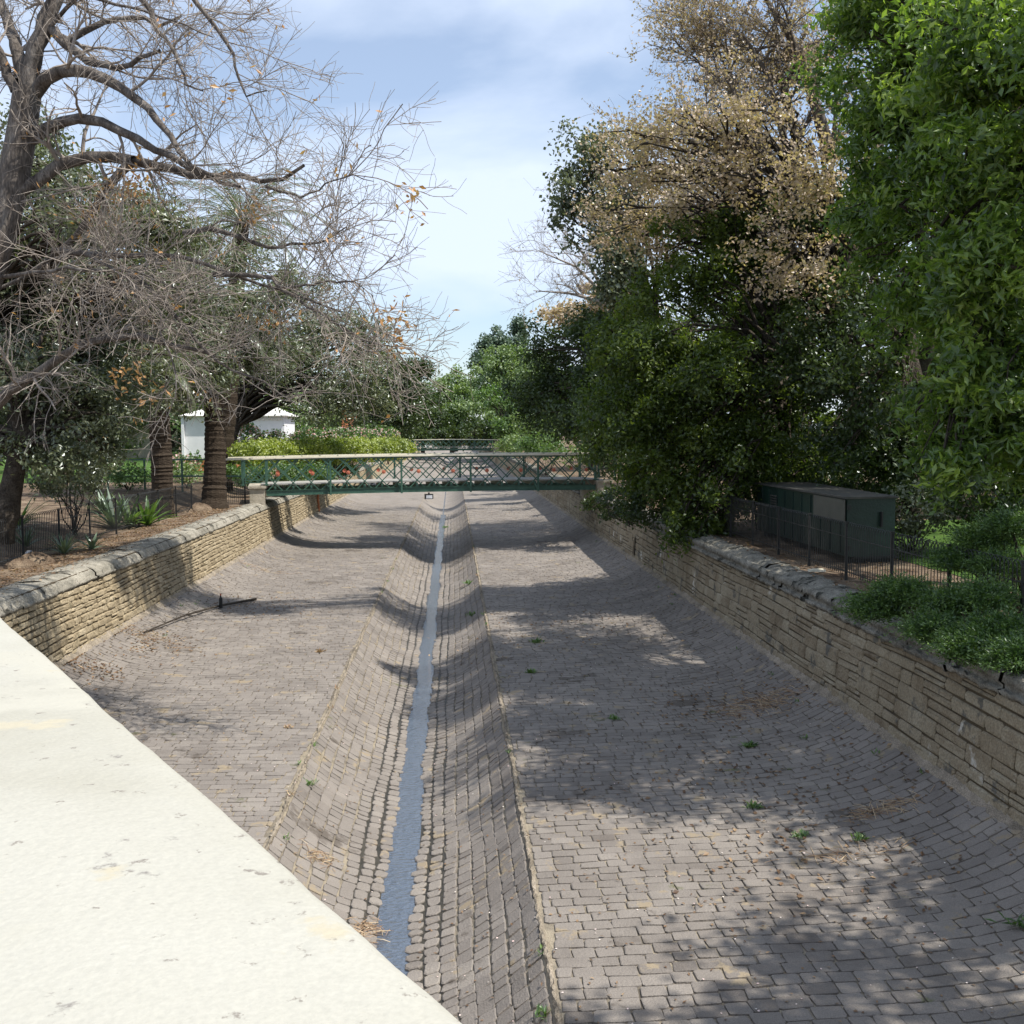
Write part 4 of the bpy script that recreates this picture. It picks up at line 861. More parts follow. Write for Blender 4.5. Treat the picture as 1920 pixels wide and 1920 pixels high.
# palms
def palm_trunk(mb, base, top, r0, r1, flare):
    k = 80; t = np.sort(np.clip(np.linspace(0, 1, k)+RS.normal(0, .003, k), 0, 1)); p = A(base)+(A(top)-A(base))*t[:, None]; p[:, 0] += .05*np.sin(t*5)
    r = (r0+(r1-r0)*t)*(1+flare*np.exp(-t*14))+.009*np.where(np.arange(k) % 2 == 0, 1, -1)+RS.normal(0, .012, k)
    mb.tubes(p[None], r[None], 16)
def palm(base, top, nf, fl, label, dead=True, r=(.42, .36)):
    root = empty('palm_tree', A(base), label, 'palm tree'); b = MB(); palm_trunk(b, A(base)-np.array([0, 0, .3]), top, r[0], r[1], .5); b.build('trunk', M['palmtrunk'], root)
    for kind in (('crown', nf, M['palmleaf'], (-.35, 1.25)), ('dead_fronds', nf//2 if dead else 0, M['straw'], (-1.3, -.6))):
        if not kind[1]: continue
        b = MB()
        for i in range(kind[1]):
            az_ = i*2.399+random.uniform(-.2, .2); el = random.uniform(*kind[3]) if kind[0] == 'dead_fronds' else kind[3][0]+(kind[3][1]-kind[3][0])*(i/kind[1]); L = fl*random.uniform(.85, 1.1)*(.55 if kind[0] == 'dead_fronds' else 1)
            k = 14; s = np.linspace(0, 1, k); e = el-1.5*s**1.5*(1 if kind[0] == 'crown' else .4); dl = L/(k-1)
            hr = np.concatenate([[0], np.cumsum(np.cos(e[:-1])*dl)]); vz = np.concatenate([[0], np.cumsum(np.sin(e[:-1])*dl)])
            p = A(top)+np.stack([hr*math.cos(az_), hr*math.sin(az_), vz], 1); b.tubes(p[None], np.linspace(.03, .006, k)[None], 4, .8)
            m = 70; t = np.linspace(.12, .99, m); P = np.stack([np.interp(t, s, p[:, j]) for j in range(3)], 1); T = np.gradient(P, axis=0); T /= np.linalg.norm(T, axis=1, keepdims=True)
            S = np.array([-math.sin(az_), math.cos(az_), 0.]); Uu = np.cross(T, S)
            for sg in (-1, 1):
                ll = (.46*np.sin(PI*(t*.85+.12))+.05)[:, None]*RS.uniform(.85, 1.1, (m, 1)); d = T*.75+sg*S*.75-np.abs(Uu)*0+np.array([0, 0, -.25])+RS.normal(0, .08, (m, 3)); d /= np.linalg.norm(d, axis=1, keepdims=True)
                wv = np.cross(d, S*sg+Uu*.3); wv = T*.016
                V = np.stack([P-wv, P+d*ll*.5-wv*1.1, P+d*ll, P+d*ll*.5+wv*1.1], 1); V[:, 2, 2] -= .05
                b.add(V.reshape(-1, 3), np.arange(m*4).reshape(m, 4), np.repeat(np.clip(RS.normal(.5, .2, m), 0, 1), 4))
        b.build(kind[0], kind[2], root)
    return root
pb = A(at(400, 935, 42)); pb[2] = -2.6
palm(pb, at(402, 600, 42.5), 26, 3.0, 'date palm with thick textured trunk standing next to the left end of the footbridge', True)
pb = A(at(302, 960, 37.5)); pb[2] = -2.65
palm(pb, at(298, 700, 37.5), 16, 1.9, 'darker palm trunk in deep shade left of the other palm', True, (.36, .34))
pb = A(at(408, 760, 52)); pb[2] = -2.2
palm(pb, at(455, 420, 52), 44, 4.6, 'tall palm whose long fronds arch against the sky behind the bare tree', False)
# soil mound at the foot of the thick palm
# garden behind the bridge: pavilion, roses, hedge
pv = empty('garden_pavilion', A((-13.6, 78, -2.1)), 'small white hipped-roof pavilion seen between the palm trunk and the rose bushes', 'pavilion')
b = MB(); a0 = A(at(440, 845, 76)); a1 = A(at(534, 845, 76)); xL, xR = a0[0], a1[0]; ze = A(at(500, 779, 76))[2]; za = A(at(490, 760, 76))[2]
dp = 5.; b.box(((xL+xR)/2, 76+dp/2, (ze-2.2)/2-.0), (xR-xL, dp, ze+2.2)); b.build('wall', M['white'], pv)
b = MB(); cx_ = (xL+xR)/2; b.add([[xL-.3, 75.7, ze], [xR+.3, 75.7, ze], [xR+.3, 76+dp+.3, ze], [xL-.3, 76+dp+.3, ze], [cx_-.3, 76+dp/2, za+.15], [cx_+.3, 76+dp/2, za+.15]], [[0, 1, 5, 4], [2, 3, 4, 5]]); b.add([[xR+.3, 75.7, ze], [xR+.3, 76+dp+.3, ze], [cx_+.3, 76+dp/2, za+.15], [xL-.3, 75.7, ze], [xL-.3, 76+dp+.3, ze], [cx_-.3, 76+dp/2, za+.15]], [[0, 1, 2], [3, 5, 4]])
b.box((cx_, 76+dp/2, ze-.03), (xR-xL+.6, dp+.6, .05)); b.build('roof', M['whiteroof'], pv)
for i in range(11):
    b = MB(); b.tubes(np.array([[[xL+.2+i*(xR-xL-.4)/10, 75.9, ze-.22-.12*j] for j in (0, 1)]]), np.array([[.10, .01]]), 6); b.build('scallop', M['white'], pv)
for x0_, x1_ in ((xL+.1, xL+.75),):
    f = MB(); f.box(((x0_+x1_)/2, 75.97, .12), (x1_-x0_, .05, 1.3)); fo = f.build('window', M['white'], pv)
    g = MB(); g.box(((x0_+x1_)/2, 75.935, .45), (x1_-x0_-.1, .03, .5)); g.box(((x0_+x1_)/2, 75.935, -.18), (x1_-x0_-.1, .03, .5)); g.build('pane', M['window'], fo, loc=(pv.location))
pv2 = empty('garden_kiosk', A((-16, 68, -2.1)), 'white kiosk with lilac posts and terracotta base between the two palm trunks', 'kiosk')
a0 = A(at(345, 850, 66)); a1 = A(at(428, 850, 66)); xL, xR = a0[0], a1[0]; zt_ = A(at(380, 780, 66))[2]
b = MB(); b.box(((xL+xR)/2, 68, (zt_-1.45)/2), (xR-xL, 3.6, zt_+1.45)); b.build('wall', M['white'], pv2)
b = MB(); b.box(((xL+xR)/2, 68, -1.83), (xR-xL+.1, 3.7, .74)); b.build('base', M['terracotta'], pv2)
b = MB(); zz = zt_; b.add([[xL-.3, 65.9, zz], [xR+.3, 65.9, zz], [xR+.3, 70.1, zz], [xL-.3, 70.1, zz], [(xL+xR)/2, 68, zz+.55]], [[0, 3, 2, 1]]); b.add([[xL-.3, 65.9, zz+.01], [xR+.3, 65.9, zz+.01], [xR+.3, 70.1, zz+.01], [xL-.3, 70.1, zz+.01], [(xL+xR)/2, 68, zz+.6]], [[0, 1, 4], [1, 2, 4], [2, 3, 4], [3, 0, 4]]); b.build('roof', M['whiteroof'], pv2)
for x in (xL-.05, xR+.05):
    b = MB(); b.box((x, 66.1, (zt_-2.2)/2), (.16, .16, zt_+2.2)); b.build('post', M['white'], pv2)
hs = empty('garden_house', A((-14, 125, -2)), 'orange-washed wall glimpsed low between the trees left of the far footbridge', 'house')
b = MB(); a0 = A(at(640, 800, 122)); a1 = A(at(676, 800, 122)); b.box(((a0[0]+a1[0])/2, 124, .3), (a1[0]-a0[0], 3, 4.8)); b.build('wall', M['terracotta'], hs)
b = MB(); b.box(((a0[0]+a1[0])/2, 124, 2.78), (a1[0]-a0[0]+.4, 3.4, .16)); b.build('roof', M['bintop'], hs)
hk = A(at(250, 800, 100)); hs = empty('garden_house', (hk[0], 100, -2), 'pale stone wall glimpsed through leaves left of the dark palm trunk', 'house')
b = MB(); b.box((hk[0], 101, -.3), (6.5, 3, 3.6)); b.build('wall', M['pierstone'], hs)
b = MB(); b.box((hk[0], 101, 1.58), (6.9, 3.4, .16)); b.build('roof', M['bintop'], hs)

def flowered(lobes, label, n=160):
    r = shrub('rose_bush', lobes, M['fresh'], label, 'rose bush', 'rose bushes in the left garden bed', L=.15, Wd=.08, clump=.35, dens=.9)
    P = []
    for c, rr in lobes: d = unit(n); d[:, 1] = -np.abs(d[:, 1]); P.append(c+d*rr*1.04)
    P = np.concatenate(P); b = MB(); n_ = unit(len(P))
    for k in range(3): leaves(b, P+RS.normal(0, .012, P.shape), unit(len(P)), .11, .10, RS.normal(.65, .3, len(P)))
    b.build('blossom', M['petal'], r)
flowered([lobe(460, 818, 60, 30, 22)], 'pink rose bush immediately right of the thick palm trunk')
flowered([lobe(520, 828, 60, 38, 18)], 'pink rose bush below the white pavilion corner')
flowered([lobe(590, 820, 66, 40, 18)], 'pale rose bush behind the left end of the yellow-green hedge')
flowered([lobe(660, 815, 76, 40, 14)], 'rose bush behind the middle of the yellow-green hedge')
flowered([lobe(715, 815, 86, 34, 12)], 'rose bush nearest the far footbridge')
flowered([lobe(340, 870, 52, 34, 16)], 'small rose bush seen between the two palm trunks under the rail')
h = shrub('clipped_hedge', [lobe(x, 850-(x-470)*.035, 51+(x-470)*.055, 42, 21-(x-470)*.015) for x in range(475, 735, 32)], M['lime'], 'bright yellow-green hedge running along the left bank behind the footbridge', 'hedge', L=.14, Wd=.06, clump=.3, dens=1.3, gap=0, shell=.8)
shrub('ground_cover', [lobe(x, 886, 49, 40, 17) for x in (460, 520, 585)], M['fresh'], 'low green planting seen through the left bays of the bridge lattice', 'shrub', L=.12, Wd=.06, clump=.3, gap=0)
shrub('shrub', [lobe(640, 878, 62, 30, 12), lobe(600, 872, 60, 30, 12)], M['fresh'], 'low green shrub on the bank edge just beyond the bridge, behind the lattice', L=.12, Wd=.06, clump=.3)
shrub('shrub', [lobe(240, 890, 44, 40, 18)], M['fresh'], 'light green bush under the path rail left of the dark palm', L=.1, clump=.3)
shrub('shrub', [lobe(350, 885, 48, 30, 16)], M['mid'], 'green bush under the path rail between the palms', L=.1, clump=.3)
shrub('small_cypress', [lobe(728, 828, 100, 8, 14)], M['fresh'], 'small upright light green conifer by the left end of the far footbridge', L=.16, Wd=.06, clump=.3)
for q_, lb_ in (((1420, 915, 29), 'dark shrub just left of the container end, under the hanging tree'), ((1060, 905, 40), 'shaded low shrub beside the right bridge pier')):
    shrub('shrub', [lobe(q_[0], q_[1], q_[2], 50, 30)], M['darkgreen'], lb_) if q_[0] > 1100 else None
shrub('flowering_shrub', [lobe(202, 828, 60, 9, 9)], M['orange'], 'small orange-red flowering shrub at left between the leaves', L=.1, clump=.2)
shrub('shrub', [lobe(110, 870, 30, 60, 60), lobe(160, 880, 31, 50, 45)], M['olive'], 'olive-grey shrub on the left bank beside the leaning trunk', L=.09, Wd=.035, dens=.9)

# agaves and strap-leaved plants
def agave(px, py, D, n, L, wd, label, cat='agave', m=None, group=None, el=(.3, 1.3)):
    c = A(at(px, py, D)); c[2] = float(gl(c[0], c[1]))+.02; r = empty('agave' if cat == 'agave' else 'yucca', c, label, cat, group)
    b = MB()
    for i in range(n):
        a_ = i*2.399+random.uniform(-.2, .2); e = random.uniform(*el); l = L*random.uniform(.7, 1.1); k = 6; s = np.linspace(0, 1, k); ee = e-.7*s**2*(1.3-e*.7)
        hr = np.concatenate([[0], np.cumsum(np.cos(ee[:-1])*l/(k-1))]); vz = np.concatenate([[0], np.cumsum(np.sin(ee[:-1])*l/(k-1))])
        p = c+np.stack([hr*math.cos(a_), hr*math.sin(a_), vz], 1); sd_ = np.array([-math.sin(a_), math.cos(a_), 0]); wv = wd*np.array([.6, 1, 1, .85, .5, .03])[:, None]
        dn = np.array([0, 0, -.25*wd]); V = np.stack([p+sd_*wv, p+dn, p-sd_*wv], 1).reshape(-1, 3); idx = np.arange(k*3).reshape(k, 3)
        F = np.concatenate([np.stack([idx[:-1, j], idx[1:, j], idx[1:, j+1], idx[:-1, j+1]], 1) for j in (0, 1)])
        b.add(V, F, random.uniform(.2, .95))
    b.build('leaf_rosette', m or M['agave'], r)
agave(212, 915, 33, 40, 1.25, .05, 'pale spiky agave clump left of the dark palm trunk')
agave(240, 930, 33.5, 34, 1.1, .055, 'green strap-leaved agave touching the dark palm trunk', m=M['weed'])
agave(275, 935, 34, 34, 1.0, .06, 'dark strap-leaved agave right at the foot of the dark palm', m=M['fresh'])
agave(118, 965, 26, 46, .62, .022, 'rounded spiky yucca above the middle of the left fence', 'yucca')
agave(170, 962, 27, 14, .5, .045, 'small pale star-shaped agave behind the left fence')
agave(45, 925, 27, 40, .7, .025, 'spiky yucca beside the leaning dark trunk', 'yucca')
agave(30, 870, 30, 40, 1.0, .03, 'light green spiky yucca at the far left edge', 'yucca', m=M['fresh'])
agave(190, 880, 36, 30, 1.0, .04, 'pale agave further back at the left')

# far planting beyond the near bridge
far = [
 ('conifer', (-1, 0), 'dark rounded conifer top standing highest left of the twin tops', [lobe(925, 650, 235, 30, 38), lobe(905, 690, 232, 26, 26), lobe(940, 700, 232, 40, 34)], 'conifer'),
 ('conifer', (0, 0), 'slim conifer tip right of the larger rounded conifer', [lobe(972, 615, 240, 12, 24), lobe(966, 650, 238, 20, 26), lobe(975, 700, 236, 30, 34)], 'conifer'),
 ('dense_shrubbery', 0, 'dark low shrubbery closing the channel just behind the far footbridge', [lobe(x, 818, 178, 26, 16) for x in (690, 735, 780, 825, 870, 915, 960, 1000)], 'darkgreen'),
 ('broadleaf_tree', 0, 'green round-topped tree filling the end of the channel view', [lobe(862, 715, 215, 28, 26), lobe(830, 745, 212, 40, 30), lobe(880, 750, 210, 40, 32), lobe(845, 780, 208, 50, 22)], 'mid'),
 ('broadleaf_tree', 0, 'light green tree above the right end of the far footbridge', [lobe(960, 680, 190, 50, 34), lobe(930, 730, 188, 50, 34), lobe(985, 740, 185, 44, 40), lobe(930, 780, 180, 55, 24)], 'mid'),
 ('broadleaf_tree', 0, 'yellowish green tree right of the far footbridge rail', [lobe(930, 745, 150, 30, 22), lobe(975, 770, 148, 34, 26), lobe(950, 800, 146, 34, 20)], 'fresh'),
 ('broadleaf_tree', 0, 'fresh green tree nearer on the right bank', [lobe(1010, 700, 120, 50, 40), lobe(1040, 760, 115, 50, 34), lobe(990, 790, 112, 36, 26)], 'mid'),
 ('evergreen_tree', 0, 'dark tree left behind the far footbridge', [lobe(790, 745, 200, 34, 28), lobe(770, 780, 196, 40, 26), lobe(815, 790, 196, 30, 20)], 'darkgreen'),
 ('evergreen_tree', 0, 'dark tree mass over the middle of the far footbridge', [lobe(850, 800, 205, 60, 13), lobe(905, 800, 200, 40, 14), lobe(790, 806, 200, 50, 11)], 'darkgreen'),
]
for nm, _, lab, lb, mt in far:
    c = np.mean([l[0] for l in lb], 0); D = c[1]
    tree(nm, (c[0], c[1], -2.2 if abs(c[0]) > 8 else -3.2), lb, M[mt], M['bark_dark'], lab, L=.0021*D+.02, Wd=.0012*D+.01, clump=.0055*D, nper=26, dens=1.15, r0_=.35, gap=.08)
TL = ['olive-toned tree directly behind the white pavilion roof', 'grey-green tree left of the white pavilion', 'mid green tree between the palm trunks, far back', 'tall grey-green tree far behind the left lawn', 'green tree far behind the yellow-green hedge', 'dark tree far off above the rose bushes', 'low green tree beyond the far end of the yellow-green hedge', 'green tree just left of the white kiosk', 'grey-green tree behind the left lawn', 'grey-green tree left of the dark palm, beyond the path railing', 'dark tree at the left edge beyond the path railing', 'big green tree farthest left behind the lawn', 'most distant green tree left of the far footbridge', 'green tree behind the right bank past the nearer bridge', 'tall green tree behind the right bank near the far bridge']
for i, (x, y, h, rr, mt) in enumerate([(-17, 88, 8, 5, 'mid'), (-25, 100, 9, 6, 'olive'), (-36, 100, 10, 7, 'mid'), (-50, 110, 11, 8, 'olive'), (-20, 130, 9, 6, 'mid'), (-33, 140, 11, 8, 'darkgreen'), (-12, 150, 7, 5, 'mid'), (-27, 66, 8, 5, 'mid'), (-38, 70, 10, 6, 'olive'), (-22, 50, 8, 4, 'olive'), (-30, 50, 9, 5, 'darkgreen'), (-60, 90, 12, 9, 'mid'), (-16, 190, 10, 8, 'mid'), (18, 130, 11, 8, 'mid'), (16, 170, 12, 9, 'mid')]):
    tree('garden_tree', (x, y, -2.1), [((x, y, h*.55), (rr, rr, h*.42)), ((x-rr*.5, y-1, h*.25), (rr*.7, rr*.7, h*.3)), ((x+rr*.4, y, h*.2), (rr*.8, rr*.8, h*.3))], M[mt], M['bark_dark'],
         TL[i], group='further trees of the gardens', sub=5, L=.0025*y+.04, Wd=.0013*y+.02, clump=.75, nper=22, dens=.7, r0_=.3, gap=.12)

# ================================================================ SMALL THINGS ON THE PAVING
def bedz(x): return float(prof(U(np.array([x-CX])))[1][0])
def onbed(px, py):
    D = 20.
    for _ in range(30):
        p = at(px, py, D); z = bedz(min(max(p.x, -7.2), 5.8)); D = D*(z/p.z)
    return A(at(px, py, D))
def weed(px, py, label, n=26, L=.14, m='weed'):
    L *= .75
    c = onbed(px, py); 
    b = MB()
    for i in range(n):
        a_ = random.uniform(0, 2*PI); e = random.uniform(.25, 1.2); l = L*random.uniform(.5, 1.1); s0 = c+np.array([random.gauss(0, L*.35), random.gauss(0, L*.35), .004]); d = np.array([math.cos(a_)*math.cos(e), math.sin(a_)*math.cos(e), math.sin(e)]); sd_ = np.array([-math.sin(a_), math.cos(a_), 0])*l*.12
        m1 = s0+d*l*.5; tipp = s0+d*l+np.array([0, 0, -.15*l]); b.add([s0, m1+sd_, tipp, m1-sd_], [[0, 1, 2, 3]], random.random())
    o = b.build('weed_tuft', M[m], None, loc=c); tag(o, label, 'weed', 'weeds growing in the paving joints')
weed(578, 1472, 'bright green broad-leaved weed on the left slope of the gutter', 40, .17)
weed(533, 1572, 'small weed below the larger one on the left gutter slope', 22, .12)
weed(1005, 1205, 'upright green weed on the right paving in the tree shade', 40, .26)
weed(995, 1262, 'flat light green tuft on the shaded right paving', 60, .16)
weed(600, 1223, 'olive tuft on the sunlit left paving', 60, .16, 'straw')
weed(880, 1095, 'green tuft on the right kerb of the gutter, farthest', 40, .28)
weed(885, 1155, 'green tuft on the right gutter slope in the shade', 40, .24)
weed(1150, 1350, 'low weed in the deep shade of the right paving', 36, .16)
weed(1405, 1400, 'spreading weed patch near the right wall foot', 60, .18)
weed(1415, 1515, 'weed with dry leaves in the dappled patch', 50, .16)
weed(1500, 1570, 'weed at the lower edge of the big shade', 40, .16)
weed(1610, 1575, 'weed near the shade edge, right of the others', 40, .16)
weed(1915, 1735, 'bright green weed at the right picture edge', 30, .2)
weed(835, 990, 'green moss tuft beside the water near the bridge', 40, .3)
weed(1510, 1385, 'small fresh green weed close to the right wall', 20, .12)
weed(540, 1365, 'faint olive tuft on the left paving', 30, .12, 'straw')
weed(1020, 1905, 'weed growing along the right kerb at the bottom', 30, .14)

for i in range(46):
    side = random.choice((-1, 1)); yq = random.uniform(9, 48); xq = CX+side*(1.5+random.gauss(0, .04)) if i % 2 else random.choice((-6.9, 5.6))+random.gauss(0, .12)*1.
    b = MB(); c = np.array([xq, yq, bedz(xq)+.012]); 
    for k in range(random.randint(5, 14)):
        a_ = random.uniform(0, 2*PI); e = random.uniform(.3, 1.3); l = random.uniform(.04, .10); s0 = c+np.array([random.gauss(0, .02), random.gauss(0, .05), 0]); d = np.array([math.cos(a_)*math.cos(e), math.sin(a_)*math.cos(e), math.sin(e)]); sd_ = np.array([-math.sin(a_), math.cos(a_), 0])*l*.12
        b.add([s0, s0+d*l*.5+sd_, s0+d*l, s0+d*l*.5-sd_], [[0, 1, 2, 3]], random.random())
    tag(b.build('joint_weed', M['weed' if i % 3 else 'straw'], None, loc=c), 'tiny weed sprouting along a kerb or wall foot of the paved channel', 'weed', 'tiny weeds along the kerbs and wall feet')
# straw / needle heaps
def heap(px, py, sx, sy, n, label, hgt=.1, m='straw', name='straw_heap', cat='debris heap', L=(.12, .3)):
    c = onbed(px, py); b = MB(); p = c+RS.normal(0, 1, (n, 3))*np.array([sx, sy, 0]); 
    for i in range(n):
        q = p[i]; q[2] = bedz(min(max(q[0], -7.2), 5.8))+.012+abs(random.gauss(0, hgt*.5))*math.exp(-((q[0]-c[0])/sx)**2-((q[1]-c[1])/sy)**2)
        a_ = random.uniform(0, 2*PI); l = random.uniform(*L); d = np.array([math.cos(a_), math.sin(a_), random.uniform(-.05, .25)])*l
        b.tubes(np.array([[q-d*.5, q+np.array([0, 0, .01]), q+d*.5]]), np.array([[.003, .004, .002]]), 3, random.random())
    o = b.build(name, M[m], None, loc=c); tag(o, label, cat)
heap(1430, 1322, .42, .34, 330, 'heap of tan dry needles in the shade of the right paving', .12)
heap(1650, 1522, .26, .10, 120, 'reddish dry litter patch in the sun fleck near the right wall', .03)
heap(1590, 1605, .40, .08, 30, 'few long straws lying at the shade edge', .01, L=(.3, .6))
heap(597, 1610, .10, .12, 60, 'small orange straw tuft on the left gutter slope', .02, L=(.1, .2))
heap(690, 1745, .10, .14, 90, 'clump of brown straw and leaves at the water edge by the parapet', .03, L=(.08, .2))
heap(265, 1190, .45, .35, 130, 'dry twiggy litter at the foot of the left wall', .08)
heap(485, 1068, .6, .25, 90, 'dry orange frond debris on the far left paving', .12)

# fallen branch and bottle on the left paving
c0 = onbed(270, 1190); c1 = onbed(405, 1142); c2 = onbed(480, 1126)
b = MB(); k = resample([c0+[0, 0, .05], (c0+c1)/2+[0, 0, .12], c1+[0, 0, .07], c2+[0, 0, .05]], 12); b.tubes(k[None], np.linspace(.015, .035, 12)[None], 6)
for i in range(26):
    s_ = k[random.randint(0, 8)]; d = np.array([random.gauss(0, .25), random.gauss(0, .25), random.uniform(0, .16)]); b.tubes(np.array([[s_, s_+d*.6, s_+d+[0, 0, -.05]]]), np.array([[.008, .006, .003]]), 3)
tag(b.build('fallen_branch', M['bark_dark'], None, loc=c0), 'long dry fallen branch lying in the leaf-shaped shade on the left paving', 'branch')
c = onbed(405, 1140)+np.array([.15, -.1, .01]); b = MB()
th = np.linspace(0, 2*PI, 14, endpoint=False)
rp = [(0.001, 0), (.042, .0), (.046, .02), (.046, .22), (.040, .26), (.017, .31), (.015, .36), (.019, .365), (.018, .38), (.001, .38)]
V = np.array([[[c[0]+r*math.cos(a), c[1]+r*math.sin(a), c[2]+zq] for zq_ in (0,) for a in th] for r, zq in rp]).reshape(-1, 3); i = np.arange(len(rp)*14).reshape(len(rp), 14)
F = np.stack([i[:-1], np.roll(i, -1, 1)[:-1], np.roll(i, -1, 1)[1:], i[1:]], -1).reshape(-1, 4); b.add(V, F)
bo = empty('bottle', c, 'dark upright bottle standing by the fallen branch on the left paving', 'bottle'); b.build('glass', M['black'], bo, smooth=True)
b = MB(); b.tubes(np.array([[[c[0], c[1], c[2]+.34], [c[0], c[1], c[2]+.385]]]), np.array([[.021, .021]]), 12); b.build('cap', M['red'], bo)

# scattered dry leaves and pale specks over the whole bed
n = 5200; X = RS.uniform(-7.2, 5.8, n); Y = 6+RS.rand(n)**1.5*64; P = np.stack([X, Y, np.array([0.]*n)], 1)
x, z, nx, nz = prof(U(X-CX)); P[:, 2] = z+.017; P[:, 0] += nx*.01
ok = np.abs(X-CX) > .25; P = P[ok]; b = MB(); nn = unit(len(P))*.35+np.array([0, 0, 1.]); nn /= np.linalg.norm(nn, axis=1, keepdims=True)
leaves(b, P, nn, .045, .025, RS.normal(.5, .3, len(P)))
for cx, cy, s, m_ in ((3.8, 14, 1.2, 260), (4.4, 18, .9, 200), (2.5, 26, 1.5, 200), (-6.5, 24, .5, 220), (-5.5, 30, .8, 200), (4, 11.5, .7, 90), (-6.9, 21, .3, 160)):
    X = np.clip(RS.normal(cx, s, m_), -7.2, 5.8); Yq = RS.normal(cy, s*1.3, m_); x, z, nx, nz = prof(U(X-CX)); q = np.stack([X, Yq, z+.02], 1); nn = unit(m_)*.5+np.array([0, 0, 1.]); nn /= np.linalg.norm(nn, axis=1, keepdims=True); leaves(b, q, nn, .075, .045, RS.normal(.4, .3, m_))
tag(b.build('leaf_litter', M['deadleaf']), 'small dry leaves scattered over the stone paving', 'leaf litter', kind='stuff')
n = 1500; X = RS.uniform(-7.2, 5.8, n); Yq = 7+RS.rand(n)**1.3*55; x, z, nx, nz = prof(U(X-CX)); b = MB(); q = np.stack([X, Yq, z+.016], 1)[np.abs(X-CX) > .25]
nn = unit(len(q))*.3+np.array([0, 0, 1.]); nn /= np.linalg.norm(nn, axis=1, keepdims=True); leaves(b, q, nn, .022, .02, RS.uniform(.6, 1, len(q)))
tag(b.build('fallen_petals', M['petal']), 'tiny pale petals and specks scattered over the paving', 'petals', kind='stuff')
# litter on both copings
b = MB()
for (xa, xb, z0, n) in ((-9.3, -7.7, None, 6500), (6.3, 8.6, None, 2600)):
    X = RS.uniform(xa, xb, n); Yq = 9+RS.rand(n)*34; Z = (gl(X, Yq) if xa < 0 else gr(X, Yq))+.015
    Z = np.where(xa < 0, np.where(X > -8.1, -2.695+.02, Z), np.where(X < 6.75, -2.60+.02, Z)); keep = (X > -8.2) & (RS.rand(n) < .25) | (X < -8.2) if xa < 0 else (RS.rand(n) < .6)
    q = np.stack([X, Yq, Z], 1)[keep]; nn = unit(len(q))*.5+np.array([0, 0, 1.]); nn /= np.linalg.norm(nn, axis=1, keepdims=True); leaves(b, q, nn, .07, .04, RS.normal(.4, .3, len(q)))
tag(b.build('bank_leaf_litter', M['deadleaf']), 'dry brown leaves lying along the tops of both banks', 'leaf litter', kind='stuff')
b = MB(); X = RS.uniform(8.95, 17, 34000); Yq = RS.uniform(8.5, 24, 34000); q = np.stack([X, Yq, gr(X, Yq)+.04], 1); d = unit(len(q))*.4+np.array([0, 0, 1.]); d /= np.linalg.norm(d, axis=1, keepdims=True); sd_ = np.cross(d, unit(len(q)))*.006; ll = RS.uniform(.05, .11, (len(q), 1))
b.add(np.stack([q-d*.04+sd_, q-d*.04-sd_, q+d*ll], 1).reshape(-1, 3), np.arange(len(q)*3).reshape(-1, 3), np.repeat(RS.rand(len(q)), 3))
tag(b.build('grass_blades', M['fresh']), 'short green grass behind the right fence', 'grass', kind='stuff')

# low white object and pale plank on the banks
c = A(at(55, 1037, 25.6)); c[2] = float(gl(c[0], c[1])); b = MB()
q = unit(60)*np.array([.09, .07, .07]); th = np.linspace(0, 2*PI, 10, endpoint=False)
V = np.array([[c[0]+.1*math.sin(p_)*math.cos(a)*(1+.2*math.sin(3*a)), c[1]+.08*math.sin(p_)*math.sin(a), c[2]+.07+.08*math.cos(p_)*(1+.15*math.cos(2*a))] for p_ in np.linspace(.05, PI-.05, 7) for a in th]); i = np.arange(70).reshape(7, 10)
b.add(V, np.stack([i[:-1], np.roll(i, -1, 1)[:-1], np.roll(i, -1, 1)[1:], i[1:]], -1).reshape(-1, 4)); tag(b.build('plastic_bag', M['bagwhite'], None, loc=c), 'small crumpled white plastic bag at the foot of the left fence', 'bag')
c = A(at(1537, 1083, 20)); b = MB(); b.box((6.72, c[1], -2.585), (.30, .12, .035)); b.box((6.74, c[1]+.01, -2.56), (.2, .05, .012)); tag(b.build('wooden_offcut', M['cream'], None, loc=(6.72, c[1], -2.58)), 'pale wooden offcut lying on the right coping below the container', 'plank')
# rusty ladder/pipe on the left wall beyond the bridge
b = MB(); D = 60.; xq = float(xl(-3.6))+.06; b.tubes(np.array([[[xq+.02, D, -2.9], [xq+.01, D, -3.5], [xq+.06, D, -4.15]]]), np.array([[.06, .06, .06]]), 8)
for z in (-3.0, -3.4, -3.9): b.box((xq, D, z), (.16, .2, .05))
tag(b.build('drain_pipe', M['terracotta'], None, loc=(xq, D, -3.5)), 'rust-red drain pipe down the left wall just beyond the footbridge', 'pipe')
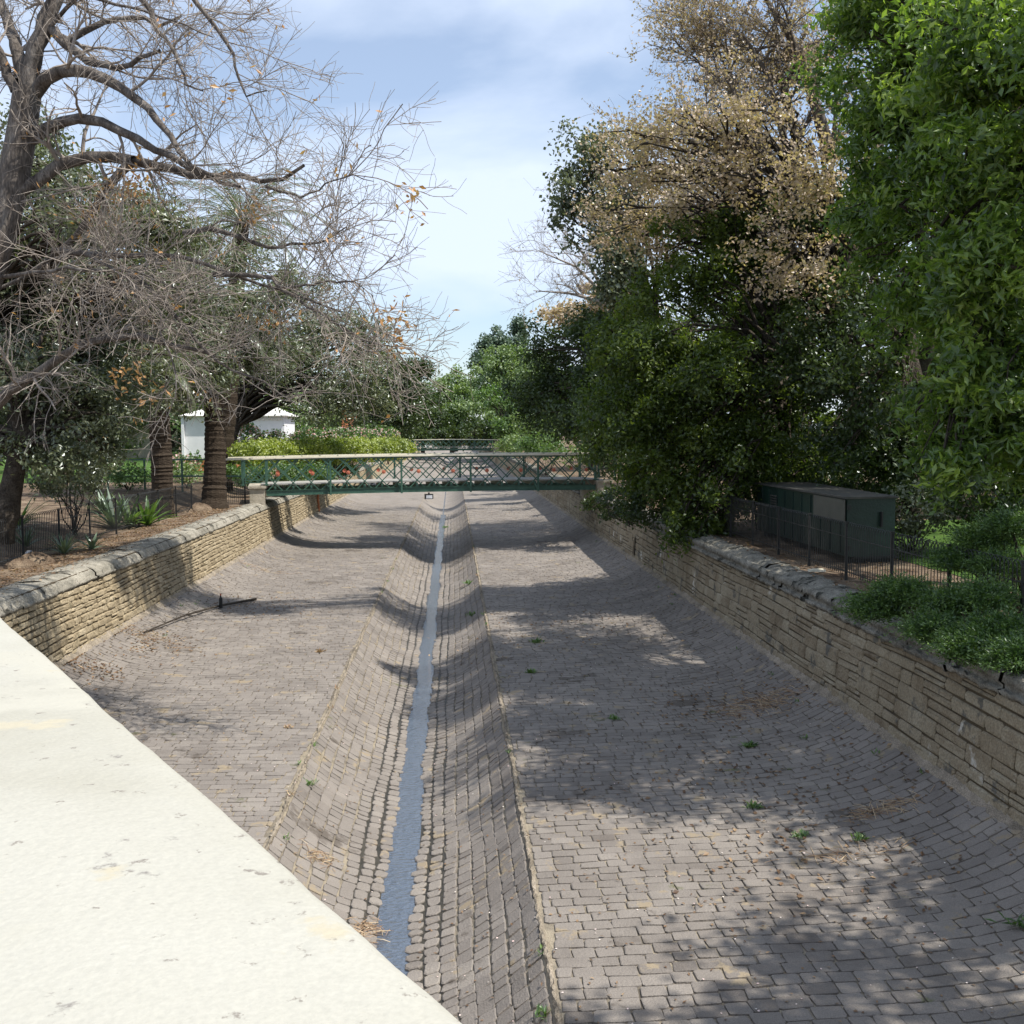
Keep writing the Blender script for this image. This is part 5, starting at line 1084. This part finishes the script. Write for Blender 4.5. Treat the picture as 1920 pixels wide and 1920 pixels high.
# small boulders around the left trees
for i, (px, py, D, s) in enumerate(((60, 985, 24, .4), (35, 1000, 23.5, .3), (370, 905, 40.5, .45), (345, 920, 40, .3))):
    c = A(at(px, py, D)); c[2] = float(gl(c[0], c[1])); b = MB(); th = np.linspace(0, 2*PI, 12, endpoint=False)
    V = np.array([[c[0]+s*math.sin(p_)*math.cos(a)*(1+.2*math.sin(2*a+i)+.1*math.sin(5*a)), c[1]+s*.8*math.sin(p_)*math.sin(a)*(1+.15*math.cos(3*a)), c[2]+s*.6*math.cos(p_)*(1+.2*math.sin(3*a+p_*2))] for p_ in np.linspace(.05, PI-.05, 9) for a in th]); k = np.arange(108).reshape(9, 12)
    b.add(V, np.stack([k[:-1], np.roll(k, -1, 1)[:-1], np.roll(k, -1, 1)[1:], k[1:]], -1).reshape(-1, 4))
    tag(b.build('boulder', M['soil'], None, loc=c), ['brown boulder beside the base of the leaning tree', 'smaller brown boulder nearer the fence by the leaning tree', 'rough brown boulder left of the thick palm base', 'small boulder in front of the thick palm base'][i], 'boulder')

# birds far off in the sky gap
for i, (px, py) in enumerate([(814, 663), (822, 665), (832, 661), (838, 661), (829, 669), (859, 643), (884, 645), (870, 659), (877, 665), (853, 674), (859, 677), (884, 677), (874, 683), (824, 697), (846, 702)]):
    c = A(at(px, py, 120+random.uniform(-10, 10))); b = MB(); s = .13; fl_ = random.uniform(-.1, .14); bank = random.uniform(-.6, .6)
    b.tubes(np.array([[c+[-.0, .18, 0], c+[0, .08, 0], c, c+[0, -.12, .01], c+[0, -.2, .01]]]), np.array([[.01, .04, .05, .04, .01]]), 6)
    cb, sb_ = math.cos(bank), math.sin(bank)
    for sg in (-1, 1):
        e = c+np.array([sg*s*cb, .02, sg*s*sb_+fl_]); t_ = c+np.array([sg*s*1.9*cb, -.08, sg*s*1.9*sb_+fl_*.6]); b.add([c+[0, .06, 0], e+[0, .05, 0], t_, e-[0, .07, 0], c-[0, .08, 0]], [[0, 1, 2, 3, 4]])
    tag(b.build('bird', M['black'], None, loc=c), 'tiny dark bird in the flock flying in the sky gap', 'bird', 'flock of birds in the sky gap')
